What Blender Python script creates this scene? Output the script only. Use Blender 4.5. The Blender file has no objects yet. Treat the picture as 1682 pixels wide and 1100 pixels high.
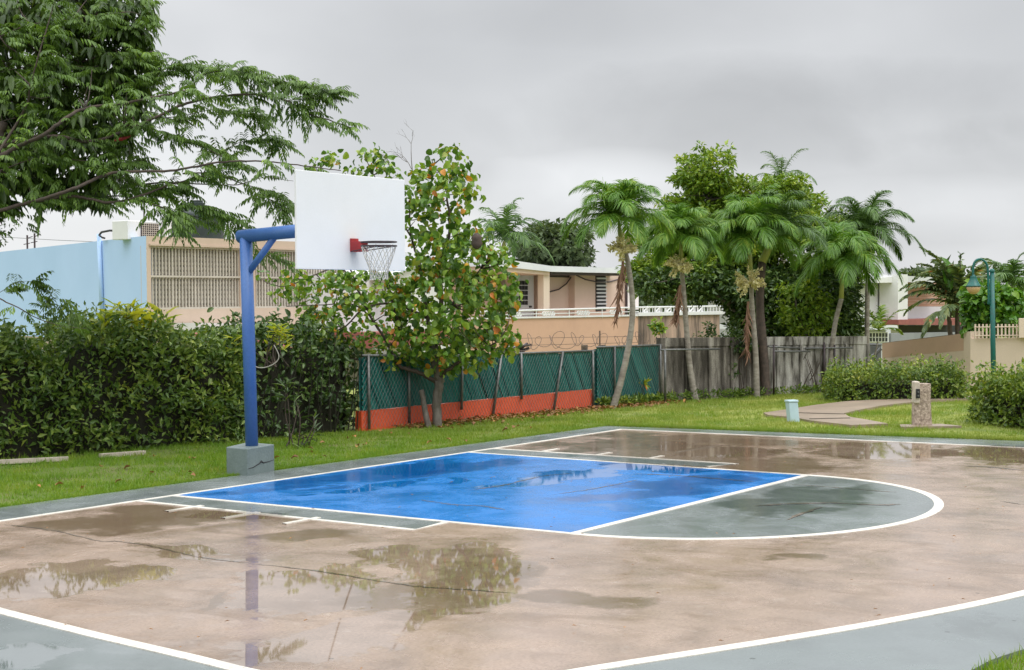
import bpy, math, random
import numpy as np
from mathutils import Vector, Matrix
random.seed(7); rng = np.random.default_rng(7)
sc = bpy.context.scene
C = bpy.data.collections.new("place"); sc.collection.children.link(C)
# ------------------------------------------------------------ camera
CAM = np.array([15.602, 13.475, 2.3245]); YAW, PITCH, ROLL, F = 3.73895, -0.024255, -0.00734, 2490.6
cam = bpy.data.cameras.new("camera"); camo = bpy.data.objects.new("camera", cam); C.objects.link(camo)
fw = np.array([math.cos(PITCH)*math.cos(YAW), math.cos(PITCH)*math.sin(YAW), math.sin(PITCH)])
rt = np.cross(fw, [0, 0, 1]); rt /= np.linalg.norm(rt); up = np.cross(rt, fw)
rt, up = rt*math.cos(ROLL)+up*math.sin(ROLL), up*math.cos(ROLL)-rt*math.sin(ROLL)
M = Matrix.Identity(4)
for i in range(3):
    M[i][0] = rt[i]; M[i][1] = up[i]; M[i][2] = -fw[i]; M[i][3] = CAM[i]
camo.matrix_world = M
cam.sensor_width = 36; cam.lens = 36*F/1682; cam.clip_end = 3000; cam.clip_start = 0.1
sc.camera = camo
sc.view_settings.view_transform = 'Standard'; sc.view_settings.look = 'None'
sc.view_settings.exposure = 0.0; sc.view_settings.gamma = 1
sc.cycles.use_denoising = True
sc.cycles.max_bounces = 6; sc.cycles.transparent_max_bounces = 8
def ray(px, py): return fw+rt*(px-841)/F-up*(py-550)/F
def unit(a): return a/np.maximum(np.linalg.norm(a, axis=-1, keepdims=True), 1e-9)
# ------------------------------------------------------------ sky
SUN_EL, SUN_AZ = math.radians(58), math.radians(75)      # behind the cloud, high on the right
w = bpy.data.worlds.new("World"); sc.world = w; w.use_nodes = True
nt = w.node_tree; N = nt.nodes; L = nt.links
for n in list(N): N.remove(n)
def node(nt, t, **k):
    n = nt.nodes.new(t)
    for a, b in k.items(): setattr(n, a, b)
    return n
def lk(nt, a, b): nt.links.new(a, b)
def math_(nt, op, a, b=None, c=None, clamp=False):
    n = node(nt, 'ShaderNodeMath', operation=op); n.use_clamp = clamp
    for i, v in enumerate((a, b, c)):
        if v is None: continue
        if isinstance(v, (int, float)): n.inputs[i].default_value = v
        else: nt.links.new(v, n.inputs[i])
    return n.outputs[0]
def ramp(nt, fac, stops, interp='LINEAR'):
    n = node(nt, 'ShaderNodeValToRGB'); r = n.color_ramp; r.interpolation = interp
    while len(r.elements) > 1: r.elements.remove(r.elements[-1])
    r.elements[0].position = stops[0][0]; r.elements[0].color = (*stops[0][1], 1)
    for p, c in stops[1:]:
        e = r.elements.new(p); e.color = (*c, 1)
    nt.links.new(fac, n.inputs[0]); return n.outputs[0]
def noise(nt, vec, scale, detail=4, rough=.55, dist=0.0):
    n = node(nt, 'ShaderNodeTexNoise'); n.inputs['Scale'].default_value = scale; n.inputs['Detail'].default_value = detail
    n.inputs['Roughness'].default_value = rough; n.inputs['Distortion'].default_value = dist
    if vec is not None: nt.links.new(vec, n.inputs['Vector'])
    return n.outputs[0]
def mapping(nt, vec, scale=(1, 1, 1), loc=(0, 0, 0), rot=(0, 0, 0)):
    n = node(nt, 'ShaderNodeMapping'); n.inputs['Scale'].default_value = scale; n.inputs['Location'].default_value = loc
    n.inputs['Rotation'].default_value = rot; nt.links.new(vec, n.inputs['Vector']); return n.outputs[0]
def mix(nt, fac, a, b, mode='MIX'):
    n = node(nt, 'ShaderNodeMix', data_type='RGBA', blend_type=mode)
    for i, v in ((0, fac), (6, a), (7, b)):
        if isinstance(v, (int, float)): n.inputs[i].default_value = v
        elif isinstance(v, tuple): n.inputs[i].default_value = (*v, 1)
        else: nt.links.new(v, n.inputs[i])
    return n.outputs[2]
tc = node(nt, 'ShaderNodeTexCoord').outputs['Generated']
sky = node(nt, 'ShaderNodeTexSky', sky_type='NISHITA'); sky.sun_disc = False
sky.sun_elevation = SUN_EL; sky.sun_rotation = math.pi/2-SUN_AZ
lp = node(nt, 'ShaderNodeVectorMath', operation='SCALE'); lk(nt, sky.outputs[0], lp.inputs[0]); lp.inputs['Scale'].default_value = .1
sep = node(nt, 'ShaderNodeSeparateXYZ'); lk(nt, tc, sep.inputs[0])
z = sep.outputs[2]
# cloud layer seen in perspective: direction / (height+k)
den = math_(nt, 'ADD', math_(nt, 'MAXIMUM', z, 0.0), 0.22)
vx = math_(nt, 'DIVIDE', sep.outputs[0], den); vy = math_(nt, 'DIVIDE', sep.outputs[1], den)
cv = node(nt, 'ShaderNodeCombineXYZ'); lk(nt, vx, cv.inputs[0]); lk(nt, vy, cv.inputs[1])
n1 = noise(nt, mapping(nt, cv.outputs[0], loc=(3.1, 1.7, 0)), .38, 4, .42, .3)
n2 = noise(nt, mapping(nt, tc, scale=(1, 1, 2.0), loc=(.3, .2, .4)), 4.0, 4, .42, .2)
nn = math_(nt, 'ADD', math_(nt, 'MULTIPLY', n1, .45), math_(nt, 'MULTIPLY', n2, .55))
cl = ramp(nt, nn, [(.36, (.60,.612,.63)), (.46, (.68,.692,.71)), (.53, (.75,.762,.78)), (.62, (.87,.88,.89))])
# a brighter low band, and an overcast dome that is brightest overhead
gain = math_(nt, 'ADD', 1.0, math_(nt, 'MULTIPLY', math_(nt, 'SMOOTH_MIN', math_(nt, 'MAXIMUM', math_(nt, 'SUBTRACT', z, .2), 0.0), .6, .1), 4.0))
low = math_(nt, 'MULTIPLY', math_(nt, 'SUBTRACT', 1.0, math_(nt, 'MULTIPLY', math_(nt, 'ABSOLUTE', z), 7.0), clamp=True), .07)
gain = math_(nt, 'ADD', gain, low)
def bank(px, py, wpx, hpx, amp, wob=.5):
    d0 = unit(ray(px, py)); r0 = unit(rt); dd = node(nt, 'ShaderNodeVectorMath', operation='DOT_PRODUCT'); lk(nt, tc, dd.inputs[0]); dd.inputs[1].default_value = tuple(r0)
    df = node(nt, 'ShaderNodeVectorMath', operation='DOT_PRODUCT'); lk(nt, tc, df.inputs[0]); df.inputs[1].default_value = tuple(fw)
    u = math_(nt, 'MULTIPLY', math_(nt, 'SUBTRACT', dd.outputs['Value'], float(d0.dot(r0))), F/wpx); v = math_(nt, 'MULTIPLY', math_(nt, 'SUBTRACT', z, float(d0[2])), F/hpx)
    q = math_(nt, 'SUBTRACT', 1.0, math_(nt, 'ADD', math_(nt, 'MULTIPLY', u, u), math_(nt, 'MULTIPLY', v, v)))
    q = math_(nt, 'ADD', q, math_(nt, 'MULTIPLY', math_(nt, 'SUBTRACT', nz_, .5), wob*4)); q = math_(nt, 'MULTIPLY', q, .9, clamp=True); q = math_(nt, 'SMOOTH_MIN', q, 1.0, .3)
    return math_(nt, 'MULTIPLY', math_(nt, 'MULTIPLY', q, math_(nt, 'GREATER_THAN', df.outputs['Value'], 0.0)), amp)
nz_ = noise(nt, mapping(nt, tc, scale=(1,1,1.6)), 7.5, 5, .55, .3)
for b_ in ((1230,190,520,100,-.22), (1650,250,260,60,-.12), (960,300,220,60,.26), (300,220,300,160,.10), (1500,340,260,60,.18), (1050,20,500,60,-.08), (820,310,120,50,-.12), (1480,385,150,40,-.10)):
    gain = math_(nt, 'ADD', gain, bank(*b_))
sc2 = node(nt, 'ShaderNodeVectorMath', operation='SCALE'); lk(nt, cl, sc2.inputs[0]); lk(nt, gain, sc2.inputs['Scale'])
skyc = mix(nt, .94, lp.outputs[0], sc2.outputs[0])
bg = node(nt, 'ShaderNodeBackground'); lk(nt, skyc, bg.inputs[0]); bg.inputs[1].default_value = 1.0
wo = node(nt, 'ShaderNodeOutputWorld'); lk(nt, bg.outputs[0], wo.inputs[0])
# ------------------------------------------------------------ sun through cloud
sl = bpy.data.lights.new("sun", 'SUN'); sl.energy = 1.0; sl.angle = math.radians(25); sl.color = (1, .97, .92)
so = bpy.data.objects.new("sun", sl); C.objects.link(so)
sd = Vector((math.cos(SUN_EL)*math.cos(SUN_AZ), math.cos(SUN_EL)*math.sin(SUN_AZ), math.sin(SUN_EL)))
so.rotation_euler = sd.to_track_quat('Z', 'Y').to_euler(); so.location = (0, 0, 30)

# ============================================================ helpers
def at(px, py, Z): return CAM+ray(px, py)*Z
def gp(px, py, h=0.0):
    d = ray(px, py); return CAM+d*((h-CAM[2])/d[2])
def pl(px, py, Y):
    d = ray(px, py); return CAM+d*((Y-CAM[1])/d[1])
def terrain(x, y):
    s = max(-6.5-y - max(0, -x-6)*0.12, -(x+24)); s = max(0, s)
    return -3.2*(1-math.exp(-(s/14)**2))
def tag(o, label=None, cat=None, group=None, kind=None):
    if label: o['label'] = label
    if cat: o['category'] = cat
    if group: o['group'] = group
    if kind: o['kind'] = kind
    return o
def thing(name, loc, label, cat, group=None):
    o = bpy.data.objects.new(name, None); C.objects.link(o); o.location = Vector([float(v) for v in loc]); o.empty_display_size = .2
    return tag(o, label, cat, group)
def link(me, name, m, parent=None, smooth=False):
    o = bpy.data.objects.new(name, me); C.objects.link(o)
    if m: me.materials.append(m)
    if parent:
        o.parent = parent; o.matrix_parent_inverse = Matrix.Translation(-parent.location)
    if smooth: me.polygons.foreach_set('use_smooth', [True]*len(me.polygons))
    return o
class MB:
    def __init__(s): s.v = []; s.f = []
    def poly(s, pts): n = len(s.v); s.v += [tuple(map(float, p)) for p in pts]; s.f.append(tuple(range(n, n+len(pts)))); return s
    def box(s, a, b):
        x0, y0, z0 = [float(min(a[i], b[i])) for i in range(3)]; x1, y1, z1 = [float(max(a[i], b[i])) for i in range(3)]
        n = len(s.v); s.v += [(x0,y0,z0),(x1,y0,z0),(x1,y1,z0),(x0,y1,z0),(x0,y0,z1),(x1,y0,z1),(x1,y1,z1),(x0,y1,z1)]
        s.f += [tuple(n+i for i in f) for f in ((3,2,1,0),(4,5,6,7),(0,1,5,4),(1,2,6,5),(2,3,7,6),(3,0,4,7))]; return s
    def obox(s, a, b, w, h, z0=None):
        """bar from a to b, horizontal width w, height h (centred)"""
        a = Vector([float(v) for v in a]); b = Vector([float(v) for v in b]); d = (b-a).normalized(); r = d.cross(Vector((0,0,1)))
        if r.length < 1e-4: r = Vector((1,0,0))
        r.normalize(); u = r.cross(d); n = len(s.v)
        for p in (a, b):
            for i, j in ((-1,-1),(1,-1),(1,1),(-1,1)): s.v.append(tuple(p+r*(i*w/2)+u*(j*h/2)))
        s.f += [tuple(n+i for i in f) for f in ((0,1,2,3),(7,6,5,4),(0,4,5,1),(1,5,6,2),(2,6,7,3),(3,7,4,0))]; return s
    def prism(s, pts, z0, z1):
        """vertical extrusion of a plan outline; z0/z1 may be lists"""
        k = len(pts); n = len(s.v); A = z0 if isinstance(z0, (list, tuple)) else [z0]*k; B = z1 if isinstance(z1, (list, tuple)) else [z1]*k
        s.v += [(float(p[0]), float(p[1]), float(A[i])) for i, p in enumerate(pts)]+[(float(p[0]), float(p[1]), float(B[i])) for i, p in enumerate(pts)]
        area = sum(pts[i][0]*pts[(i+1) % k][1]-pts[(i+1) % k][0]*pts[i][1] for i in range(k))
        o = range(k) if area > 0 else range(k-1, -1, -1); o = list(o)
        s.f.append(tuple(n+k+i for i in o)); s.f.append(tuple(n+i for i in reversed(o)))
        for a in range(k):
            i, j = o[a], o[(a+1) % k]; s.f.append((n+i, n+j, n+k+j, n+k+i))
        return s
    def tube(s, pts, r, n=8, cap=True):
        P = [Vector([float(v) for v in p]) for p in pts]; R = r if isinstance(r, (list, tuple, np.ndarray)) else [r]*len(P); base = len(s.v); prev = None
        for i, p in enumerate(P):
            d = (P[min(i+1, len(P)-1)]-P[max(i-1, 0)]).normalized()
            if prev is None:
                a = d.orthogonal().normalized()
            else:
                a = (prev-d*prev.dot(d)); a = a.normalized() if a.length > 1e-6 else d.orthogonal().normalized()
            prev = a; b = d.cross(a)
            for k in range(n):
                t = 2*math.pi*k/n; s.v.append(tuple(p+(a*math.cos(t)+b*math.sin(t))*float(R[i])))
        for i in range(len(P)-1):
            for k in range(n):
                k2 = (k+1) % n; s.f.append((base+i*n+k, base+i*n+k2, base+(i+1)*n+k2, base+(i+1)*n+k))
        if cap:
            s.f.append(tuple(base+k for k in reversed(range(n)))); s.f.append(tuple(base+(len(P)-1)*n+k for k in range(n)))
        return s
    def lathe(s, c, prof, n=20):
        base = len(s.v)
        for r, z in prof:
            for k in range(n):
                t = 2*math.pi*k/n; s.v.append((float(c[0])+r*math.cos(t), float(c[1])+r*math.sin(t), float(c[2])+z))
        for i in range(len(prof)-1):
            for k in range(n):
                k2 = (k+1) % n; s.f.append((base+i*n+k, base+i*n+k2, base+(i+1)*n+k2, base+(i+1)*n+k))
        s.f.append(tuple(base+k for k in reversed(range(n)))); s.f.append(tuple(base+(len(prof)-1)*n+k for k in range(n)))
        return s
    def build(s, name, m, parent=None, smooth=False, bevel=0):
        me = bpy.data.meshes.new(name); me.from_pydata(s.v, [], s.f); me.update()
        o = link(me, name, m, parent, smooth)
        if bevel:
            b = o.modifiers.new('bevel', 'BEVEL'); b.width = bevel; b.segments = 2; b.limit_method = 'ANGLE'
        return o
def fast_mesh(name, V, tris_or_quads, k):
    """V (n,3), faces (m,k)"""
    me = bpy.data.meshes.new(name); V = np.ascontiguousarray(V, dtype=np.float32); Fc = np.ascontiguousarray(tris_or_quads, dtype=np.int32)
    me.vertices.add(len(V)); me.vertices.foreach_set('co', V.ravel())
    me.loops.add(Fc.size); me.loops.foreach_set('vertex_index', Fc.ravel())
    me.polygons.add(len(Fc)); me.polygons.foreach_set('loop_start', np.arange(0, Fc.size, k, dtype=np.int32))
    me.update(calc_edges=True); return me
# leaf templates: (u along, v across, w up), triangles
def tmpl_kite(fold=.12, droop=.1):
    return (np.array([[0,0,0],[.4,.5,fold],[1,0,-droop],[.4,-.5,fold]]), np.array([[0,2,1],[0,3,2]]))
def tmpl_oval(fold=.2, droop=.3):
    return (np.array([[0,0,0],[.18,.36,fold*.7],[.55,.5,fold],[.86,.3,fold*.3-droop*.4],[1,0,-droop],[.86,-.3,fold*.3-droop*.4],[.55,-.5,fold],[.18,-.36,fold*.7],[.5,0,0]]),
            np.array([[0,8,1],[1,8,2],[2,8,3],[3,8,4],[4,8,5],[5,8,6],[6,8,7],[7,8,0]]))
def tmpl_lance(fold=.06, droop=.25):
    return (np.array([[0,0,0],[.3,.5,fold],[.3,-.5,fold],[.7,.4,fold-droop*.5],[.7,-.4,fold-droop*.5],[1,0,-droop],[.3,0,0],[.7,0,-droop*.5]]),
            np.array([[0,6,1],[0,2,6],[1,6,3],[6,7,3],[6,2,7],[2,4,7],[3,7,5],[7,4,5]]))
KITE, OVAL, LANCE = tmpl_kite(), tmpl_oval(), tmpl_lance()
def leaf_arrays(P, D, Nn, Ln, Wd, T):
    D = unit(D); S = unit(np.cross(Nn, D)); U = np.cross(D, S); tv, tf = T
    V = P[:,None]+D[:,None]*(tv[None,:,0:1]*Ln[:,None,None])+S[:,None]*(tv[None,:,1:2]*Wd[:,None,None])+U[:,None]*(tv[None,:,2:3]*Ln[:,None,None])
    k = len(tv); Fc = tf[None]+np.arange(len(P))[:,None,None]*k
    return V.reshape(-1,3), Fc.reshape(-1,3)
def leaves(name, P, D, Nn, Ln, Wd, T, m, parent=None):
    V, Fc = leaf_arrays(np.asarray(P), np.asarray(D), np.asarray(Nn), np.asarray(Ln), np.asarray(Wd), T)
    return link(fast_mesh(name, V, Fc, 3), name, m, parent)
def rdir(n): return unit(rng.normal(size=(n,3)))
# ============================================================ materials
MATS = {}
def newmat(name):
    m = bpy.data.materials.new(name); m.use_nodes = True; nt = m.node_tree
    for n in list(nt.nodes):
        if n.type != 'OUTPUT_MATERIAL': nt.nodes.remove(n)
    out = [n for n in nt.nodes if n.type == 'OUTPUT_MATERIAL'][0]
    b = node(nt, 'ShaderNodeBsdfPrincipled'); lk(nt, b.outputs[0], out.inputs[0]); MATS[name] = m
    return m, nt, b, out
def setin(nt, b, k, v):
    if isinstance(v, (int, float)): b.inputs[k].default_value = v
    elif isinstance(v, tuple): b.inputs[k].default_value = (*v, 1)
    else: lk(nt, v, b.inputs[k])
def bump(nt, b, h, strength, dist=.02):
    n = node(nt, 'ShaderNodeBump'); n.inputs['Strength'].default_value = strength; n.inputs['Distance'].default_value = dist
    lk(nt, h, n.inputs['Height']); lk(nt, n.outputs[0], b.inputs['Normal'])
def pos(nt): return node(nt, 'ShaderNodeNewGeometry').outputs['Position']
def surf(name, c1, c2=None, scale=3, rough=.7, bmp=.15, bscale=60, metal=0, stretch=(1,1,1), lo=.35, hi=.65, c3=None, fine=.0):
    m, nt, b, out = newmat(name); p = pos(nt)
    c2 = c2 or tuple(v*.8 for v in c1)
    n = noise(nt, mapping(nt, p, scale=stretch), scale, 6, .6)
    col = ramp(nt, n, [(lo, c1), (hi, c2)] if c3 is None else [(lo, c1), ((lo+hi)/2, c2), (hi, c3)])
    if fine:
        col = mix(nt, fine, col, ramp(nt, noise(nt, p, 45, 3), [(.3, (.3,.3,.3)), (.7, (1,1,1))]), 'MULTIPLY')
    setin(nt, b, 'Base Color', col); setin(nt, b, 'Roughness', rough); setin(nt, b, 'Metallic', metal)
    if bmp: bump(nt, b, noise(nt, p, bscale, 3), bmp)
    return m
def leafm(name, stops, rough=.42, trans=.3, constant=False, patch=.25):
    """stops: [(pos, colour)] over a random number per leaf"""
    m, nt, b, out = newmat(name); g = node(nt, 'ShaderNodeNewGeometry')
    r = g.outputs['Random Per Island']; big = noise(nt, g.outputs['Position'], 1.6, 2)
    f = math_(nt, 'ADD', math_(nt, 'MULTIPLY', r, 1-patch), math_(nt, 'MULTIPLY', math_(nt, 'SUBTRACT', math_(nt, 'MULTIPLY', big, 2.2), .6), patch)) if patch else r
    col = ramp(nt, f, stops, 'CONSTANT' if constant else 'LINEAR')
    setin(nt, b, 'Base Color', col); setin(nt, b, 'Roughness', rough); b.inputs['Specular IOR Level'].default_value = .45
    t = node(nt, 'ShaderNodeBsdfTranslucent'); hs = mix(nt, 1.0, col, (1.3, 1.25, .6), 'MULTIPLY'); lk(nt, hs, t.inputs[0])
    mx = node(nt, 'ShaderNodeMixShader'); mx.inputs[0].default_value = trans
    lk(nt, b.outputs[0], mx.inputs[1]); lk(nt, t.outputs[0], mx.inputs[2]); lk(nt, mx.outputs[0], out.inputs[0])
    return m
# ---- wet court: one puddle field shared by every court surface (world coordinates)
# (world-space ellipses)
def ell(px, py, hx, hy, skew=0.0, amp=1.0):
    c = gp(px, py)[:2]; a = gp(px+hx, py+skew*hx)[:2]-c; b = gp(px, py-hy)[:2]-c
    Mi = np.linalg.inv(np.stack([a, b], 1)); return (c, Mi[0], Mi[1], amp)
def field_group(name, ells, nscale, namp, bias):
    g = bpy.data.node_groups.new(name, 'ShaderNodeTree')
    g.interface.new_socket('Value', in_out='OUTPUT', socket_type='NodeSocketFloat')
    p = pos(g); nz = node(g, 'ShaderNodeTexNoise'); nz.inputs['Scale'].default_value = .9; nz.inputs['Detail'].default_value = 4; lk(g, p, nz.inputs['Vector'])
    off = node(g, 'ShaderNodeVectorMath', operation='MULTIPLY_ADD'); lk(g, nz.outputs['Color'], off.inputs[0])
    off.inputs[1].default_value = (1.1, 1.1, 0); lk(g, p, off.inputs[2]); pp = off.outputs[0]
    cur = None
    for c, r1, r2, amp in ells:
        s = node(g, 'ShaderNodeVectorMath', operation='SUBTRACT'); lk(g, pp, s.inputs[0]); s.inputs[1].default_value = (c[0]+.55, c[1]+.55, 0)
        d = []
        for r in (r1, r2):
            dn = node(g, 'ShaderNodeVectorMath', operation='DOT_PRODUCT'); lk(g, s.outputs[0], dn.inputs[0]); dn.inputs[1].default_value = (r[0], r[1], 0); d.append(dn.outputs['Value'])
        q = math_(g, 'ADD', math_(g, 'MULTIPLY', d[0], d[0]), math_(g, 'MULTIPLY', d[1], d[1]))
        v = math_(g, 'MULTIPLY', math_(g, 'SUBTRACT', 1.0, q), amp)
        cur = v if cur is None else math_(g, 'MAXIMUM', cur, v)
    cur = math_(g, 'MAXIMUM', cur, -1.0)
    n2 = noise(g, p, nscale, 5, .6)
    v = math_(g, 'ADD', cur, math_(g, 'MULTIPLY', math_(g, 'SUBTRACT', n2, .5), namp)); v = math_(g, 'ADD', v, bias)
    go = node(g, 'NodeGroupOutput'); lk(g, v, go.inputs[0]); return g
PUD = field_group('puddle_field', [ell(90,953,190,26,-.12), ell(250,940,60,12), ell(500,965,150,42,-.06), ell(415,960,30,60,.1,.35), ell(760,945,125,60,-.02), ell(560,1045,220,34,-.2),
    ell(640,910,90,16), ell(1450,740,140,16,.03), ell(1660,747,90,17,.05), ell(690,768,75,12,-.12,.8), ell(752,790,16,5), ell(920,785,120,13,-.1,.8),
    ell(1080,770,110,8,.05,.8), ell(380,845,130,9,.05,.6), ell(1180,740,150,12,.05,.8), ell(620,800,110,7,-.12,.6), ell(60,1080,120,26,0,.7), ell(300,905,140,8,.1,.6), ell(1600,1020,120,20,-.1,.3)], 2.1, 2.3, -.2)
DAMP = field_group('damp_field', [ell(180,860,180,20,-.05), ell(300,845,160,14,.05), ell(480,880,100,10,-.08), ell(1130,740,260,32,.04), ell(1230,765,160,14,.04), ell(1150,720,240,10,.03), ell(1100,765,120,10), ell(780,945,110,40),
    ell(900,980,100,14,.1), ell(700,985,150,26), ell(1630,745,80,20,.05), ell(1030,990,80,16,-.05,.7), ell(1310,918,50,6,.02,.8), ell(1320,820,150,24,-.1), ell(350,985,20,16,-.8), ell(960,735,140,10,.03,.8), ell(1100,800,200,16,-.1,.8),
    ell(560,785,200,10,-.13,.9), ell(700,775,200,10,-.12,.9)], 1.3, 3.2, -.32)
def wet(name, base, damp, vary=.25, scale=1.2, rough=(.34,.2), fine=.25, spots=True):
    m, nt, b, out = newmat(name); p = pos(nt)
    pg = node(nt, 'ShaderNodeGroup'); pg.node_tree = PUD; dg = node(nt, 'ShaderNodeGroup'); dg.node_tree = DAMP
    pud = math_(nt, 'MULTIPLY', pg.outputs[0], 7.0, clamp=True); pud = math_(nt, 'SMOOTH_MIN', pud, 1.0, .2)
    dmp = math_(nt, 'MULTIPLY', math_(nt, 'ADD', dg.outputs[0], .15), 2.2, clamp=True)
    n = noise(nt, p, scale, 8, .62, .3)
    col = ramp(nt, n, [(.3, tuple(v*(1-vary) for v in base)), (.5, base), (.72, tuple(min(1, v*(1+vary*.7)) for v in base))])
    if fine:
        col = mix(nt, fine, col, ramp(nt, noise(nt, p, 38, 6, .8), [(.34, (.4,.36,.33)), (.56, (1,1,1))]), 'MULTIPLY')
    col = mix(nt, math_(nt, 'MULTIPLY', dmp, .85), col, damp)
    col = mix(nt, math_(nt, 'MULTIPLY', pud, .25), col, damp)
    if name == 'white line paint':
        wn_ = math_(nt, 'MULTIPLY', math_(nt, 'SUBTRACT', noise(nt, p, 16, 6, .75), .55), 9, clamp=True); col = mix(nt, math_(nt, 'MULTIPLY', wn_, .7), col, (.42,.34,.28))
    if name == 'wet concrete':
        st_ = ramp(nt, noise(nt, mapping(nt, p, scale=(1,.45,1), rot=(0,0,.5)), 1.6, 7, .7, .8), [(.5, (0,0,0)), (.66, (1,1,1))]); col = mix(nt, math_(nt, 'MULTIPLY', st_, .7), col, (.19,.125,.08))
        pl_ = ramp(nt, noise(nt, p, 5, 6, .7, .5), [(.58, (0,0,0)), (.7, (1,1,1))]); col = mix(nt, math_(nt, 'MULTIPLY', pl_, .35), col, (.46,.39,.33))
    if spots:
        v = node(nt, 'ShaderNodeTexVoronoi'); v.inputs['Scale'].default_value = 1.7; lk(nt, p, v.inputs['Vector'])
        sp = math_(nt, 'LESS_THAN', v.outputs['Distance'], .035); col = mix(nt, math_(nt, 'MULTIPLY', sp, .6), col, tuple(v*.4 for v in damp))
    setin(nt, b, 'Base Color', col)
    rn = ramp(nt, noise(nt, p, 1.5, 7, .72, .6), [(.36, (0,0,0)), (.64, (1,1,1))])
    rb = math_(nt, 'ADD', math_(nt, 'MULTIPLY', rn, rough[0]*.7), rough[1])
    rr = math_(nt, 'MULTIPLY', rb, math_(nt, 'SUBTRACT', 1.0, math_(nt, 'MULTIPLY', dmp, .45)))
    rr = math_(nt, 'ADD', math_(nt, 'MULTIPLY', rr, math_(nt, 'SUBTRACT', 1.0, pud)), math_(nt, 'MULTIPLY', pud, .018))
    setin(nt, b, 'Roughness', rr); lk(nt, math_(nt, 'ADD', 1.42, math_(nt, 'MULTIPLY', pud, .5)), b.inputs['IOR']); b.inputs['Specular IOR Level'].default_value = .6
    bn = node(nt, 'ShaderNodeBump'); bn.inputs['Distance'].default_value = .004
    lk(nt, noise(nt, p, 40, 4, .65), bn.inputs['Height']); lk(nt, math_(nt, 'MULTIPLY', math_(nt, 'SUBTRACT', 1.0, pud), .12), bn.inputs['Strength'])
    lk(nt, bn.outputs[0], b.inputs['Normal'])
    return m
m_conc = wet('wet concrete', (.34,.25,.19), (.165,.115,.075), .34, 1.0, rough=(.34,.09), fine=.5)
m_apron = wet('grey green court paint', (.18,.205,.205), (.09,.11,.105), .2, .8, (.26,.12), .12)
m_blue = wet('blue court paint', (.005,.17,.51), (.003,.095,.33), .16, .7, (.34,.12), .06)
m_line = wet('white line paint', (.66,.63,.56), (.52,.48,.41), .08, 3, (.5,.3), .12, False)
m_crack = wet('crack filler', (.15,.115,.085), (.06,.05,.04), .2, 3)
m_soil = surf('lawn soil', (.07,.125,.014), (.13,.18,.024), .9, .95, .5, 30, c3=(.16,.125,.06), fine=.5, lo=.3, hi=.75)
m_far = surf('far ground', (.06,.09,.03), (.1,.12,.05), .05, .95, 0)
def lawn_tint(m):
    nt = m.node_tree; p = pos(nt); sp = node(nt, 'ShaderNodeSeparateXYZ'); lk(nt, p, sp.inputs[0])
    f = math_(nt, 'MULTIPLY', math_(nt, 'ADD', math_(nt, 'MULTIPLY', sp.outputs[0], -.12), -.3), 1.0, clamp=True); n_ = ramp(nt, noise(nt, p, .7, 5, .65), [(.35, (0,0,0)), (.6, (1,1,1))])
    f = math_(nt, 'MULTIPLY', f, n_); dry = ramp(nt, noise(nt, p, 1.3, 6, .7), [(.6, (0,0,0)), (.72, (1,1,1))])
    for b in [n for n in nt.nodes if n.type in ('BSDF_PRINCIPLED', 'BSDF_TRANSLUCENT')]:
        k = 'Base Color' if b.type == 'BSDF_PRINCIPLED' else 'Color'; src = b.inputs[k].links[0].from_socket
        c = mix(nt, math_(nt, 'MULTIPLY', f, .75), src, (.33,.35,.07)); c = mix(nt, math_(nt, 'MULTIPLY', dry, .55), c, (.34,.27,.12)); lk(nt, c, b.inputs[k])
m_grass = leafm('grass blades', [(0, (.09,.20,.012)), (.5, (.17,.30,.022)), (.85, (.27,.34,.04)), (1, (.34,.31,.09))], .5, .35, patch=.6)
lawn_tint(m_grass); lawn_tint(m_soil)
m_path = surf('path concrete', (.36,.275,.205), (.27,.21,.155), 1.5, .45, .2, 40, fine=.25)
m_polebl = surf('blue pole paint', (.05,.14,.40), (.065,.165,.43), 3, .42, .12, 25, fine=.22)
m_block = surf('grey green block paint', (.16,.205,.20), (.20,.25,.24), 4, .5, .3, 30, fine=.2)
m_board = surf('white backboard paint', (.8,.81,.83), (.765,.775,.79), 1.6, .4, .02, 20, fine=.04)
m_red = surf('red bracket paint', (.42,.025,.03), (.3,.02,.025), 8, .45, .05)
m_dark = surf('dark rusty steel', (.06,.035,.04), (.03,.025,.025), 20, .55, .1)
m_net = surf('net cord', (.62,.6,.56), (.5,.48,.44), 20, .8, 0)
m_hedge = leafm('hedge leaves', [(0, (.045,.10,.018)), (.4, (.095,.17,.028)), (.75, (.21,.295,.046)), (1, (.46,.50,.085))], .38, .22, patch=.35)
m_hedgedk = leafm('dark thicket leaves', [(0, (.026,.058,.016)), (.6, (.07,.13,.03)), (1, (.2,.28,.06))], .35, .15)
m_hedge2 = leafm('clipped hedge leaves', [(0, (.035,.08,.014)), (.4, (.105,.18,.022)), (.75, (.24,.32,.038)), (1, (.46,.46,.08))], .38, .25, patch=.4)
m_core = surf('twiggy dark core', (.017,.02,.009), (.026,.022,.013), 8, 1, .5, 20)
m_yleaf = leafm('yellow green shoots', [(0, (.22,.33,.03)), (1, (.55,.52,.06))], .4, .4)
m_round = leafm('round leaves', [(0, (.05,.115,.02)), (.4, (.125,.255,.03)), (.8, (.27,.40,.05)), (.94, (.3,.34,.05)), (.968, (.62,.30,.035)), (1, (.6,.2,.04))], .36, .28, patch=0)
m_feather = leafm('feathery leaves', [(0, (.05,.10,.022)), (.6, (.115,.205,.034)), (.9, (.19,.31,.045)), (1, (.36,.5,.05))], .5, .3, patch=.5)
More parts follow.
